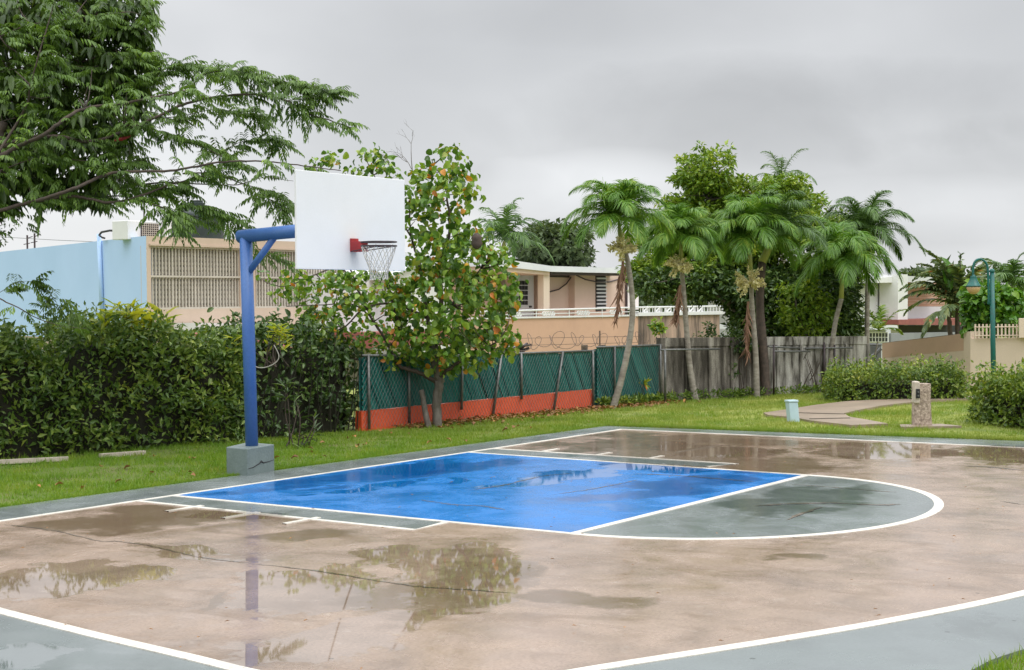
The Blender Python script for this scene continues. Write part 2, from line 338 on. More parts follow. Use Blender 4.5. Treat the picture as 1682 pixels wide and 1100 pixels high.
m_bigleaf = leafm('large dark leaves', [(0, (.035,.065,.02)), (.6, (.075,.13,.03)), (.9, (.14,.22,.035)), (1, (.28,.35,.04))], .35, .2, patch=.3)
m_palm = leafm('palm leaflets', [(0, (.055,.14,.022)), (.6, (.14,.29,.032)), (1, (.38,.48,.07))], .42, .3, patch=.5)
m_palmdk = leafm('dark palm leaflets', [(0, (.035,.09,.024)), (1, (.14,.25,.05))], .42, .25)
m_dead = leafm('dead frond', [(0, (.17,.085,.055)), (1, (.34,.2,.13))], .8, .1)
m_fruit = leafm('palm flower sprays', [(0, (.55,.50,.25)), (1, (.85,.78,.48))], .7, .2)
m_mango = leafm('bright broad leaves', [(0, (.05,.11,.016)), (.4, (.14,.25,.026)), (.8, (.30,.40,.04)), (1, (.52,.54,.06))], .4, .25, patch=.45)
m_vine = leafm('glossy heart leaves', [(0, (.04,.12,.015)), (.6, (.1,.24,.025)), (1, (.22,.36,.04))], .35, .3)
m_banana = leafm('banana leaf', [(0, (.06,.10,.04)), (.7, (.14,.2,.07)), (.9, (.24,.26,.09)), (.93, (.36,.13,.06)), (1, (.36,.13,.06))], .45, .25, patch=.2)
m_fartree = leafm('far leaves', [(0, (.04,.07,.03)), (1, (.12,.17,.06))], .6, .2)
m_bark = surf('grey bark', (.19,.165,.14), (.09,.075,.06), 9, .85, .6, 40, stretch=(1,1,.4))
m_twig = surf('brown bark', (.1,.07,.055), (.05,.038,.03), 9, .8, .3, 60)
m_palmbark = surf('palm trunk bark', (.34,.31,.26), (.2,.17,.14), 5, .8, .4, 40, stretch=(1,1,3))
m_shaft = surf('palm crownshaft', (.25,.33,.08), (.4,.38,.12), 4, .4, .05)
m_litter = leafm('fallen leaves', [(0, (.16,.08,.035)), (.6, (.3,.15,.06)), (1, (.42,.2,.05))], .7, .1)
m_rwall = surf('red painted wall', (.82,.115,.035), (.68,.09,.03), 2.5, .6, .3, 30, fine=.3)
m_slat = leafm('green fence slats', [(0, (.0,.085,.08)), (.6, (.004,.14,.125)), (.9, (.02,.2,.175)), (1, (.12,.32,.28))], .45, .15, patch=.3)
m_screen = surf('teal screen cloth', (.004,.075,.07), (.006,.10,.09), 2, .8, .3, 60)
m_galv = surf('galvanised steel', (.2,.205,.2), (.12,.12,.115), 12, .45, .05, 30, .5)
m_old = surf('weathered concrete', (.42,.385,.33), (.17,.15,.125), 2.2, .9, .5, 30, stretch=(1.6,1.6,.32), c3=(.05,.042,.032), lo=.36, hi=.62, fine=.5)
m_oldl = surf('grey board concrete', (.52,.50,.455), (.34,.32,.285), 3.4, .9, .4, 30, stretch=(1.6,1.6,.3), c3=(.06,.052,.04), lo=.34, hi=.62, fine=.4)
m_oldp = surf('stained peach post', (.45,.33,.25), (.2,.15,.11), 5, .9, .4, 30, c3=(.1,.08,.06), fine=.4)
m_bluew = surf('light blue wall', (.47,.65,.93), (.43,.61,.88), .35, .75, .05, 10, fine=.05)
m_cream = surf('cream peach wall', (.60,.47,.37), (.53,.41,.32), .5, .8, .08, 10, stretch=(1,1,.5), fine=.1)
m_grille = surf('cream grille', (.55,.50,.43), (.46,.42,.36), 2, .7, .1)
m_louv = surf('grey louvre glass', (.30,.30,.28), (.22,.22,.2), 3, .4, 0)
m_peach = surf('orange peach wall', (.64,.40,.28), (.57,.355,.25), .6, .8, .08, 10, fine=.1)
m_peach2 = surf('porch wall', (.66,.50,.40), (.6,.45,.36), .6, .8, .05, 10)
m_white = surf('white paint', (.78,.78,.78), (.7,.7,.7), 1, .6, .05, fine=.08)
m_white2 = surf('white metal roof', (.74,.75,.78), (.64,.66,.7), .8, .5, .05)
m_stain = surf('stained plaster', (.55,.38,.29), (.38,.27,.21), 1.3, .9, .3, stretch=(1.6,1.6,.25), c3=(.1,.075,.06), lo=.34, hi=.66, fine=.3)
m_black = surf('dark opening', (.012,.012,.014), (.02,.02,.022), 3, .65, 0)
m_tank = surf('black green plastic tank', (.02,.03,.028), (.03,.045,.04), 3, .45, 0)
m_awning = surf('dull red roof', (.32,.1,.085), (.24,.075,.065), 3, .7, .1)
m_tan = surf('tan wall band', (.60,.40,.29), (.54,.36,.26), 1, .8, .1, fine=.12)
m_beige = surf('beige wall', (.74,.60,.48), (.68,.55,.44), .8, .8, .1, fine=.12, stretch=(1,1,.5))
m_greyh = surf('pale grey wall', (.60,.61,.62), (.55,.56,.57), .5, .8, .04)
m_grey2 = surf('mid grey wall', (.27,.28,.29), (.22,.23,.24), .8, .8, .1)
m_brick = surf('peach brick', (.48,.29,.2), (.4,.24,.17), 1.5, .8, .1)
m_lamp = surf('green lamp paint', (.0,.12,.10), (.015,.09,.08), 15, .4, .05)
m_util = surf('pale blue cabinet', (.48,.62,.68), (.42,.56,.62), 4, .5, .05)
m_stone = surf('rough aggregate stone', (.62,.50,.41), (.46,.36,.29), 22, .95, .9, 35, c3=(.26,.2,.16), fine=.4)
m_plast = surf('pale mortar', (.58,.5,.42), (.46,.4,.33), 8, .9, .3)
m_lens = newmat('amber lens'); setin(m_lens[1], m_lens[2], 'Base Color', (.58,.38,.2)); setin(m_lens[1], m_lens[2], 'Roughness', .25); m_lens = m_lens[0]
m_wire = surf('rusty wire', (.22,.16,.13), (.14,.1,.08), 30, .7, 0)
m_hose = surf('pale rope', (.5,.47,.4), (.4,.38,.33), 10, .7, 0)

# ============================================================ ground
def structure(o, cat=None): o['kind'] = 'structure'; return o
def grid_axis(a, b, fine0, fine1, step):
    A = list(np.arange(fine0, fine1+step/2, step)); s = step; x = fine0
    lo = []
    while x > a: s *= 1.35; x -= s; lo.append(x)
    hi = []; s = step; x = fine1
    while x < b: s *= 1.35; x += s; hi.append(x)
    return np.array(sorted(lo)+A+hi)
gx = grid_axis(-1500, 1500, -50, 22, .6); gy = grid_axis(-1500, 1500, -45, 18, .6)
V = []; ix = {}
for i, x in enumerate(gx):
    for j, y in enumerate(gy):
        V.append((x, y, terrain(x, y)-.035+ (0.02*math.sin(x*1.3)*math.sin(y*1.7+x*.4) if not (-9.5 < x < 9.5 and -2 < y < 12) else 0)))
nx, ny = len(gx), len(gy)
Fq = [(i*ny+j, (i+1)*ny+j, (i+1)*ny+j+1, i*ny+j+1) for i in range(nx-1) for j in range(ny-1)]
me = fast_mesh('ground', np.array(V), np.array(Fq), 4); structure(link(me, 'ground', m_soil, smooth=True))
# ============================================================ court
Xf = -8.95                                      # far grass edge
def flat(name, pts, z, m, thick=0.0):
    mb = MB()
    if thick: mb.prism([p[:2] for p in pts], z-thick, z)
    else:
        pts = [p[:2] for p in pts]; k = len(pts)
        if sum(pts[i][0]*pts[(i+1) % k][1]-pts[(i+1) % k][0]*pts[i][1] for i in range(k)) < 0: pts = pts[::-1]
        mb.poly([(p[0], p[1], z) for p in pts])
    return structure(mb.build(name, m))
def crv(pts, n=8):
    """Catmull-Rom through 2D/3D points"""
    P = [np.array(p, float) for p in pts]; P = [2*P[0]-P[1]]+P+[2*P[-1]-P[-2]]; out = []
    for i in range(1, len(P)-2):
        for k in range(n):
            t = k/n; a, b, c, d = P[i-1], P[i], P[i+1], P[i+2]
            out.append(.5*((2*b)+(-a+c)*t+(2*a-5*b+4*c-d)*t*t+(-a+3*b-3*c+d)*t**3))
    out.append(P[-2]); return out
g2 = lambda x, y: gp(x, y)[:2]
e0 = g2(0, 833); e1 = g2(995, 699); e2 = g2(1139, 701.5); e3 = g2(1682, 724)
outer_near = [(10.2, -1.05), (11.2, .5), (11.6, 3), (11.2, 6), (9.8, 9), (7.9, 10.45), tuple(g2(1590, 1103)), tuple(g2(1682, 1066)), (3.5, 11.3), (0, 11.9), (-4, 12.1), (-8, 12)]
edge = [e0+(e1-e0)*t for t in np.linspace(0, 1, 30)]
edge = [p+np.array([0, .018*math.sin(i*2.1)+.012*math.sin(i*5.3)]) for i, p in enumerate(edge)]
far = [e1+(e3-e1)*t for t in np.linspace(.03, 1, 12)]
slab = edge+far+[(-9.6, 9.5)]+[(-9.0, 11.6)]+crv(outer_near[::-1], 6)
flat('court', slab, 0.0, m_apron, .12)
# inner brown concrete: baseline -> far sideline -> arc
b0 = g2(0, 856.5); b1 = g2(1020, 705.4); s1 = g2(1682, 735.5)
bd = unit(b0-b1); sdv = unit(s1-b1)
arc_px = [(0,1004),(150,1042),(300,1077)]
cor = b0+bd*3.9
arcw = [cor]+[g2(*p) for p in [(-160,962)]+arc_px+[(420,1106),(560,1132),(720,1140),(860,1121),(974,1099)]]+[g2(1295,1048.5),g2(1493,1014),g2(1682,974.5),(1.6,10.62),(-1.5,10.8),(-7.9,10.9)]
arc = crv(arcw, 10)
brown = [b1]+[cor]+arc[1:]+[s1+sdv*3.2]
flat('court_floor', brown, .003, m_conc)
def stroke(name, pts, wd, z, m, closed=False):
    P = [np.array(p[:2], float) for p in pts]; n = len(P); mb = MB(); Ls = []; Rs = []
    for i in range(n):
        d = P[min(i+1, n-1)]-P[max(i-1, 0)]; d = d/np.linalg.norm(d); o = np.array([-d[1], d[0]])
        if 0 < i < n-1:
            d1 = unit(P[i]-P[i-1]); o1 = np.array([-d1[1], d1[0]]); kk = max(.5, o.dot(o1)); o = o/kk
        Ls.append(P[i]+o*wd/2); Rs.append(P[i]-o*wd/2)
    mb.v = [(float(p[0]), float(p[1]), z) for p in Ls+Rs]+[(float(p[0]), float(p[1]), -.01) for p in Ls+Rs]
    mb.f = [(i, n+i, n+i+1, i+1) for i in range(n-1)]+[(i, i+1, 2*n+i+1, 2*n+i) for i in range(n-1)]+[(n+i+1, n+i, 3*n+i, 3*n+i+1) for i in range(n-1)]
    return structure(mb.build(name, m))
k00 = g2(283,814.5); k10 = g2(768,743.2); k01 = g2(941,877.2); k11 = g2(1325.6,780.9)
kmid = g2(734.8,858.2)
def off(p, q, d): return p
flat('court_key', [k00, k10, k11, k01], .006, m_blue)
# grey outer lane strips
o00 = g2(222.6,823); o01 = g2(680,871); o10 = g2(806.6,737); o11 = g2(1211,762.5); i11 = g2(1161,767)
flat('court_lane', [o00, k00, kmid, o01], .0045, m_apron); flat('court_lane', [k10, o10, o11, i11], .0045, m_apron)
# free throw half circle
ctr = (k01+k11)/2; R0 = np.linalg.norm(k01-k11)/2; ax = unit(k11-k01); ay = np.array([-ax[1], ax[0]]); ay = ay if ay[1] > 0 else -ay
apex = g2(1533.5, 825.6); dep = 2.52
half = [ctr+ax*R0*math.cos(t)+ay*dep*math.sin(t) for t in np.linspace(0, math.pi, 48)]
flat('court_circle', half, .0045, m_apron)
LW = .075
stroke('baseline_line', [cor, b0, k00+np.array([0,.0]), k10, b1, ], LW, .0085, m_line)
stroke('sideline_line', [b1-sdv*.04, b1+sdv*3, b1+sdv*6, s1, s1+sdv*3.6], LW, .0095, m_line)
stroke('boundary_line', arc, .115, .0072, m_line)
stroke('key_line', [k00, k01], LW, .0095, m_line); stroke('key_line', [k10, k11], LW, .0095, m_line)
stroke('free_throw_line', [k01, k11], LW+.015, .0105, m_line)
stroke('circle_line', [k11]+half[1:-1]+[k01], .105, .0088, m_line)
stroke('lane_line', [o00, o01, kmid], LW, .0101, m_line); stroke('lane_line', [o10, o11, i11], LW, .0101, m_line)
stroke('lane_line', [g2(728,859.5), kmid], LW, .0113, m_line)
lv = unit(k00-k10)
for px, py in ((305,835.5),(397,846.5),(497,855.5)):
    p = g2(px, py); stroke('lane_mark', [p-lv*.25, p+lv*.28], .07, .0113, m_line)
for px, py in ((899,740.5),(986,746.8),(1072,752.2)):
    p = g2(px, py); stroke('lane_mark', [p-lv*.3, p+lv*.12], .07, .0113, m_line)
def crack(pts, wd, z=.006):
    P = crv([g2(*p) for p in pts], 8); n = len(P)
    mb = MB(); d = [unit(P[min(i+1,n-1)]-P[max(i-1,0)]) for i in range(n)]
    A = []; B = []
    for i in range(n):
        o = np.array([-d[i][1], d[i][0]]); ww = wd*(.35+rng.random()*.9)*min(1, (i+.3)/3, (n-i)/3); j = (rng.random()-.5)*.03
        A.append(P[i]+o*(ww/2+j)); B.append(P[i]+o*(j-ww/2))
    mb.v = [(float(p[0]), float(p[1]), z) for p in A+B]; mb.f = [(i, n+i, n+i+1, i+1) for i in range(n-1)]
    structure(mb.build('court_crack', m_crack))
crack([(5,862),(60,868),(110,876),(160,889),(200,890),(260,900),(320,914),(400,925)], .03)
crack([(420,927),(520,938),(620,955),(700,965),(780,970),(845,975)], .028)
crack([(1586,766),(1620,767),(1682,773)], .08)
crack([(1240,880),(1300,883),(1355,886)], .02)
crack([(1300,796),(1380,802),(1440,807),(1475,809)], .03, .0085)
crack([(1240,832),(1300,828),(1370,827),(1440,830),(1480,829)], .07, .0085)
crack([(1290,855),(1330,840),(1350,834)], .05, .0085)
crack([(690,822),(740,829),(790,832),(830,838)], .035, .0085)
crack([(1040,779),(1100,781),(1180,787),(1238,792)], .05, .0085)
crack([(910,813),(960,806),(1010,797),(1045,789)], .03, .0085)
crack([(770,806),(830,797),(890,783),(940,778)], .035, .0085)
crack([(1640,823),(1682,829)], .03)
# ============================================================ path, kerbs
def gpoly(L_): return [g2(*p) for p in L_]
path = gpoly([(1254,679),(1293,673.5),(1340,666),(1390,660),(1450,657),(1495,656),(1529,654),(1579,652),(1640,651),(1640,654),(1579,656.5),(1529,658),(1450,667),(1408,675),(1386,680),(1396,686),(1424,690.5),(1458,697),(1398,699.5),(1332,692),(1300,686),(1262,683)])
flat('path', path, .02, m_path, .1)
flat('path', gpoly([(1478,698.5),(1545,697.5),(1580,701),(1480,702.5)]), .02, m_path, .1)
def cut(a, b):
    P = [gp(*a, .02), gp(*b, .02)]; structure(MB().obox(P[0]+[0,0,.003], P[1]+[0,0,.003], .05, .01).build('path_joint', m_core))
cut((1293,677.5),(1388,680)); cut((1330,688),(1396,686.5))
for a, b in (((0,758.5),(112,753)), ((164,748.5),(238,743))):
    tag(MB().obox(gp(*a)+[0,0,.0], gp(*b)+[0,0,.0], .08, .06).build('kerb', m_plast), None, None, None, 'structure')
# ============================================================ basketball hoop
HX = .72
hoop = thing('basketball_hoop', (HX, -.95, 0), 'blue gallows-pole basketball hoop with blank white backboard beside the court', 'basketball hoop')
bk = MB().prism([gp(372,778)[:2], gp(407,781.6)[:2], gp(451,772.8)[:2], gp(407,768.5)[:2]], -.1, .36).build('base_block', m_block, hoop, bevel=.012)
A_, B_ = gp(407,781.6)[:2], gp(451,772.8)[:2]; ddd = (B_-A_)
cr = MB(); n_out = np.array([-ddd[1], ddd[0]]); n_out = unit(n_out if n_out[1] > 0 else -n_out)
pp_ = [(0.02,.095),(.2,.10),(.42,.135),(.5,.16),(.58,.135),(.8,.14),(.97,.15)]
cr.tube([(*(A_+ddd*t+n_out*.001), z_) for t, z_ in pp_], [.003,.006,.008,.016,.008,.005,.003], 6).build('crack', m_black, bk)
pb = np.array([HX-.03, -.93, .3]); pt_ = np.array([HX+.04, -.93, 3.20])
arm_y = .86
MB().tube([pb, pt_], [.085, .085], 20).build('pole', m_polebl, hoop, True)
MB().tube([pt_+[0,-.11,-.02], (HX+.03, arm_y, 3.26)], .088, 20).build('arm', m_polebl, hoop, True)
MB().tube([pb+(pt_-pb)*.815, np.array([HX+.035, -.40, 3.17])], .045, 14).build('brace', m_polebl, hoop, True)
bb = MB().box((HX-1.07, .88, 2.70), (HX+1.06, .91, 3.91)).build('backboard', m_board, hoop, bevel=.006)
fr = MB()
for zz in (2.74, 3.3, 3.87): fr.box((HX-.95, .84, zz-.02), (HX+.98, .877, zz+.02))
for xx in (-.85, -.3, .3, .85): fr.box((HX+xx-.02, .80, 2.72), (HX+xx+.02, .837, 3.89))
fr.build('back_frame', m_galv, bb)
RC = np.array([HX, 1.33, 3.045])
br_ = MB().box((HX-.065, .913, 2.93), (HX+.065, .945, 3.1)); br_.box((HX-.065,.946,2.93),(HX-.052,1.1,3.06)); br_.box((HX+.052,.946,2.93),(HX+.065,1.1,3.06))
br_.box((HX-.051,.946,3.02),(HX+.051,1.1,3.035)); br_.build('bracket', m_red, hoop)
rim = MB()
for rz in (0, -.05): rim.tube([RC+[.225*math.cos(t), .225*math.sin(t), rz] for t in np.linspace(0, 2*math.pi, 41)], .009, 8, False)
rim_o = rim.build('rim', m_dark, hoop, True)
st = MB()
for sx in (-1, 1): st.tube([(HX+sx*.08, .95, 2.935), RC+[sx*.15, .16, -.05]], .007, 6)
st.build('strut', m_dark, hoop, True)
net = MB(); NK = 12; lev = [(0,.225,-.04),(1,.19,-.15),(2,.155,-.25),(3,.125,-.33),(4,.11,-.40),(5,.115,-.47)]
def npnt(l, k):
    _, r_, z_ = lev[l]; t = 2*math.pi*(k+(l % 2)*.5)/NK; return RC+[r_*math.cos(t), r_*math.sin(t), z_+.008*math.sin(k*2.3+l)]
for l in range(5):
    for k in range(NK):
        kk = (k if l % 2 == 0 else k+1)
        for q in ((k, k), ) : pass
        a = npnt(l, k)
        for b in ((npnt(l+1, k), npnt(l+1, k-1)) if l % 2 == 0 else (npnt(l+1, k), npnt(l+1, k+1))):
            net.tube([a, (a+b)/2+[0,0,-.004], b], .0042, 4, False)
net.build('net', m_net, hoop, True)

# ============================================================ foliage generators
def inpoly(x, y, poly):
    c = False; n = len(poly)
    for i in range(n):
        x1, y1 = poly[i]; x2, y2 = poly[i-1]
        if (y1 > y) != (y2 > y) and x < (x2-x1)*(y-y1)/(y2-y1)+x1: c = not c
    return c
def edged(x, y, poly):
    best = 1e9
    for i in range(len(poly)):
        a = np.array(poly[i-1], float); b = np.array(poly[i], float); p = np.array([x, y]); t = max(0, min(1, (p-a).dot(b-a)/((b-a).dot(b-a)+1e-9)))
        best = min(best, np.linalg.norm(p-(a+(b-a)*t)))
    return best
def crown_points(poly, Z, thick, n, inset=.0, flat_bias=0):
    xs = [p[0] for p in poly]; ys = [p[1] for p in poly]; out = []; mx = max(edged(random.uniform(min(xs), max(xs)), random.uniform(min(ys), max(ys)), poly) for _ in range(1)) ; cand = []
    while len(cand) < n:
        x = random.uniform(min(xs), max(xs)); y = random.uniform(min(ys), max(ys))
        if inpoly(x, y, poly):
            e = edged(x, y, poly)
            if e >= inset: cand.append((x, y, e))
    me_ = max(c[2] for c in cand)
    for x, y, e in cand:
        t = thick*math.sqrt(min(1, e/me_*1.3))*random.uniform(-1, 1); out.append(at(x, y, Z+t))
    return np.array(out)
def clumps(cent, nl, rad, L0, W0, T, name, m, parent, droop=.35, upn=.8, jit=.3, flatten=.7, outward=None):
    n = len(cent)*nl; c = np.repeat(cent, nl, 0); o = rdir(n); o[:,2] *= flatten; r_ = rng.random((n,1))**.4
    P = c+o*r_*rad; D = unit(o+rng.normal(size=(n,3))*.5+np.array([0,0,-droop])); Nn = unit(rng.normal(size=(n,3))*.6+np.array([0,0,upn]))
    Ln = L0*(1+rng.normal(size=n)*jit*.6).clip(.5,1.6); return leaves(name, P, D, Nn, Ln, Ln*W0/L0, T, m, parent)
def branch(mb, pts, r0, r1, n=6, seg=6):
    P = crv(pts, seg); k = len(P); P = [p+rng.normal(size=3)*(r0*.12 if 0 < i < k-1 else 0) for i, p in enumerate(P)]
    mb.tube(P, [r0+(r1-r0)*i/(k-1) for i in range(k)], n); return P
def limbs_to(mb, nodes, cents, frac, r0=.02, r1=.004):
    """thin branches from the nearest limb node to a share of the clump centres"""
    nodes = np.array(nodes)
    for c in cents[rng.random(len(cents)) < frac]:
        d = np.linalg.norm(nodes-c, axis=1)+np.maximum(0, nodes[:,2]-c[2])*1.5; a = nodes[d.argmin()]
        mid = (a+c)/2+rng.normal(size=3)*.06*np.linalg.norm(c-a)+np.array([0,0,-.05*np.linalg.norm(c-a)])
        branch(mb, [a, mid, c], r0, r1, 4, 3)
# ---- hedges: leafy shell round a solid dark core added to block light
def hedge(name, A, B, depth, h_fn, label, m, L0=.075, dens=420, cat='hedge', back=True, core_in=.22, W=.42, T=KITE, rough=.16, zb=0.0, ends=True, bumpy=0.0):
    """A->B is the foot of the front face in plan; depth goes away from the court (left of A->B is the front)"""
    h0_ = h_fn; h_fn = (lambda x: h0_(x)+bumpy*(.5*math.sin(x*31+1)+.35*math.sin(x*57)+.4*math.sin(x*17+2))) if bumpy else h0_
    A = np.array(A[:2], float); B = np.array(B[:2], float); d = unit(B-A); Lh = np.linalg.norm(B-A); o = np.array([d[1], -d[0]])
    if (CAM[:2]-A).dot(o) < 0: o = -o            # o: outward (towards the court)
    t = thing(name, (*( (A+B)/2), zb), label, cat); n = int(Lh*3)+2
    mb = MB(); prev = None
    outs = []
    for i in range(n+1):
        s = Lh*i/n; s = min(max(s, core_in if ends else 0), Lh-(core_in if ends else 0)); h = h_fn(s/Lh)-core_in*1.2; p = A+d*s; b = .1*math.sin(i*1.7)
        outs.append([(*(p-o*(core_in+b*.6)), zb-.05), (*(p-o*(core_in+b*.3)), zb+h*.97), (*(p-o*(depth-core_in)), zb+h), (*(p-o*(depth-core_in)), zb-.05)])
    for q in outs: mb.v += [tuple(map(float, v)) for v in q]
    for i in range(n):
        for k in range(3): mb.f.append((i*4+k, i*4+k+1, (i+1)*4+k+1, (i+1)*4+k))
    mb.f += [(3,2,1,0), (n*4, n*4+1, n*4+2, n*4+3)]
    mb.build('light_block_core', m_core, t)  # solid filler behind the leaves, added so light does not pass through
    # leaves: front, top, ends
    hm = np.mean([h_fn(x) for x in np.linspace(0, 1, 9)]); nf = int(Lh*hm*dens); ntp = int(Lh*depth*dens*.9); ne = int(depth*hm*dens*.8)
    s = rng.random(nf)*Lh; hh = np.array([h_fn(x/Lh) for x in s]); zz = hh*rng.random(nf)**.92
    ph = np.sin(s*3.1+zz*2.7)+np.sin(s*7.3-zz*5.1+1)+np.sin(s*1.3+zz*9)+np.sin(s*11+zz*13); k_ = rng.random(nf) < np.clip(.8+.2*ph, .45, 1); s, zz, hh, ph = s[k_], zz[k_], hh[k_], ph[k_]; nf = len(s); tt_ = np.clip((zz/hh-.72)/.28, 0, 1); inn = (rng.random(nf)**1.6*.36)-rough*.5*ph*.5+tt_**2*.28
    P1 = np.stack([A[0]+d[0]*s-o[0]*inn, A[1]+d[1]*s-o[1]*inn, zb+zz], 1)
    s = rng.random(ntp)*Lh; dd = rng.random(ntp)*depth; hh = np.array([h_fn(x/Lh) for x in s]); P2 = np.stack([A[0]+d[0]*s-o[0]*dd, A[1]+d[1]*s-o[1]*dd, zb+hh+.07*np.sin(s*5+dd*4)+.05*np.sin(s*13)-rng.random(ntp)**2*.3+rng.random(ntp)**4*.3], 1)
    s = np.where(rng.random(ne) < .5, 0, Lh)+(rng.normal(size=ne)*.06); dd = rng.random(ne)*depth; P3 = np.stack([A[0]+d[0]*s-o[0]*dd, A[1]+d[1]*s-o[1]*dd, zb+h_fn(0 if True else 1)*rng.random(ne)], 1)
    s = rng.random(int(nf*.25))*Lh; hh = np.array([h_fn(x/Lh) for x in s]); P4 = np.stack([A[0]+d[0]*s-o[0]*depth, A[1]+d[1]*s-o[1]*depth, zb+hh*rng.random(len(s))], 1)
    P = np.concatenate([P1, P2, P3, P4]); n = len(P); c_in = np.array([(A+B)[0]/2, (A+B)[1]/2, zb+hm*.4])
    D = unit(rng.normal(size=(n,3))*.8+np.array([o[0]*.35, o[1]*.35, .3])); Nn = unit(rng.normal(size=(n,3))*.55+np.array([o[0]*.75, o[1]*.75, .75]))
    Ln = L0*(.6+rng.random(n)*.8); leaves('foliage', P, D, Nn, Ln, Ln*W, T, m, t); return t
def px_h(pts, A, B, Zs=None):
    """height profile of a hedge from its skyline pixels: heights at the foot line's depth"""
    pass
def prof(*hs):
    hs = list(hs); return lambda x: float(np.interp(x, np.linspace(0, 1, len(hs)), hs))
HA, HB = gp(-330, 778)[:2], gp(405, 722)[:2]
def z_at(px, py, P):                             # height of the pixel ray over plan point P (by depth)
    Z = (np.array([P[0], P[1], 0])-CAM).dot(fw); return at(px, py, Z)[2]
hl = hedge('hedge', HA, HB, 1.5, prof(1.66,1.66,1.66,1.72,1.84,1.78,1.64), 'long dense green hedge along the lawn behind the blue hoop pole', m_hedge, .115, 900, W=.42, rough=.24, bumpy=.24)
HC, HD = gp(408, 719)[:2], gp(598, 703)[:2]
thk = hedge('thicket', HC, HD, 1.6, prof(1.7,1.8,1.8,1.75,1.6,1.4), 'dark tangled thicket of vines between the hedge and the red wall', m_hedgedk, .11, 330, 'thicket', W=.55, T=OVAL, rough=.3)
tw = MB()
for i in range(20):
    p = HC+(HD-HC)*random.random(); a = np.array([p[0], p[1]+.15, 0]); h = random.uniform(.7, 1.9)
    branch(tw, [a, a+[random.uniform(-.15,.15), random.uniform(0,.15), h*.5], a+[random.uniform(-.3,.3), random.uniform(0,.2), h]], .012, .004, 4, 3)
tw.build('stems', m_core, thk)
h2 = hedge('hedge', gp(1372,658)[:2], gp(1588,656)[:2], 1.1, prof(.58,.63,.60,.60,.66,.6), 'clipped light green hedge along the path in front of the tan wall', m_hedge2, .08, 1500, core_in=.22, rough=.08, W=.5)
h3 = hedge('hedge', gp(1592,692)[:2], gp(1790,718)[:2], 1.7, prof(.74,.82,.84,.84), 'clipped yellow-green hedge at the right edge beside the stone fountain', m_hedge2, .09, 1400, core_in=.26, rough=.1, W=.52)
# yellow-green shoots
def spray(name, px, py, Z, n, L0, label, m, base_z=0, spread=.35, cat='plant', T=LANCE, up_=.9, W=.16):
    c = at(px, py, Z); t = thing(name, (c[0], c[1], base_z), label, cat); st_ = MB(); k = max(3, n//9); P = []; D = []
    for i in range(k):
        tip = c+np.array([random.gauss(0, spread), random.gauss(0, spread*.6), random.uniform(-.3, .12)])
        b = np.array([c[0]+random.gauss(0,.1), c[1]+random.gauss(0,.1), base_z]); branch(st_, [b, (b+tip)/2+rng.normal(size=3)*.05, tip], .012, .005, 5, 3)
        for j in range(n//k):
            a = random.uniform(0, 6.28); P.append(tip+np.array([0,0,-random.random()*.3])); D.append([math.cos(a), math.sin(a), random.uniform(.2, 1.4)*up_])
    st_.build('stems', m_twig, t); n = len(P); Ln = L0*(.6+rng.random(n)*.6)
    leaves('foliage', P, D, rng.normal(size=(n,3))*.4+[0,0,1], Ln, Ln*W/.16*.24, T, m, t); return t
spray('shoot_plant', 218, 507, 24.5, 120, .32, 'tall yellow-green shoots standing out above the long hedge', m_yleaf, base_z=1.1, spread=.26)
spray('shoot_plant', 452, 542, 25.6, 80, .2, 'yellow-green leafy shoots just right of the blue pole above the thicket', m_yleaf, base_z=1.2, spread=.25)
spray('shoot_plant', 180, 528, 24.6, 14, .2, 'small sprig of yellow-green leaves in the left hedge top', m_yleaf, base_z=1.2, spread=.12)
# low ferny palmlets in front of the thicket
for px, py, lb in ((505,690,'small dark fern fan at the foot of the thicket, nearer the red wall'),(480,640,'small dark fern fan halfway up the thicket')):
    spray('fern', px, py, 24.2, 40, .22, lb, m_hedgedk, spread=.12, W=.09)
# rope loop on the thicket
tag(MB().tube([at(430+30*math.cos(t)*(.9+.1*math.sin(3*t)), 580+(24*math.sin(t) if t < 3.6 else 24*math.sin(t)), 24.0) for t in np.linspace(-.6, 3.5, 26)], .008, 6).build('rope', m_hose, None, True), 'pale loop of cable hanging on the thicket beside the blue pole', 'rope')

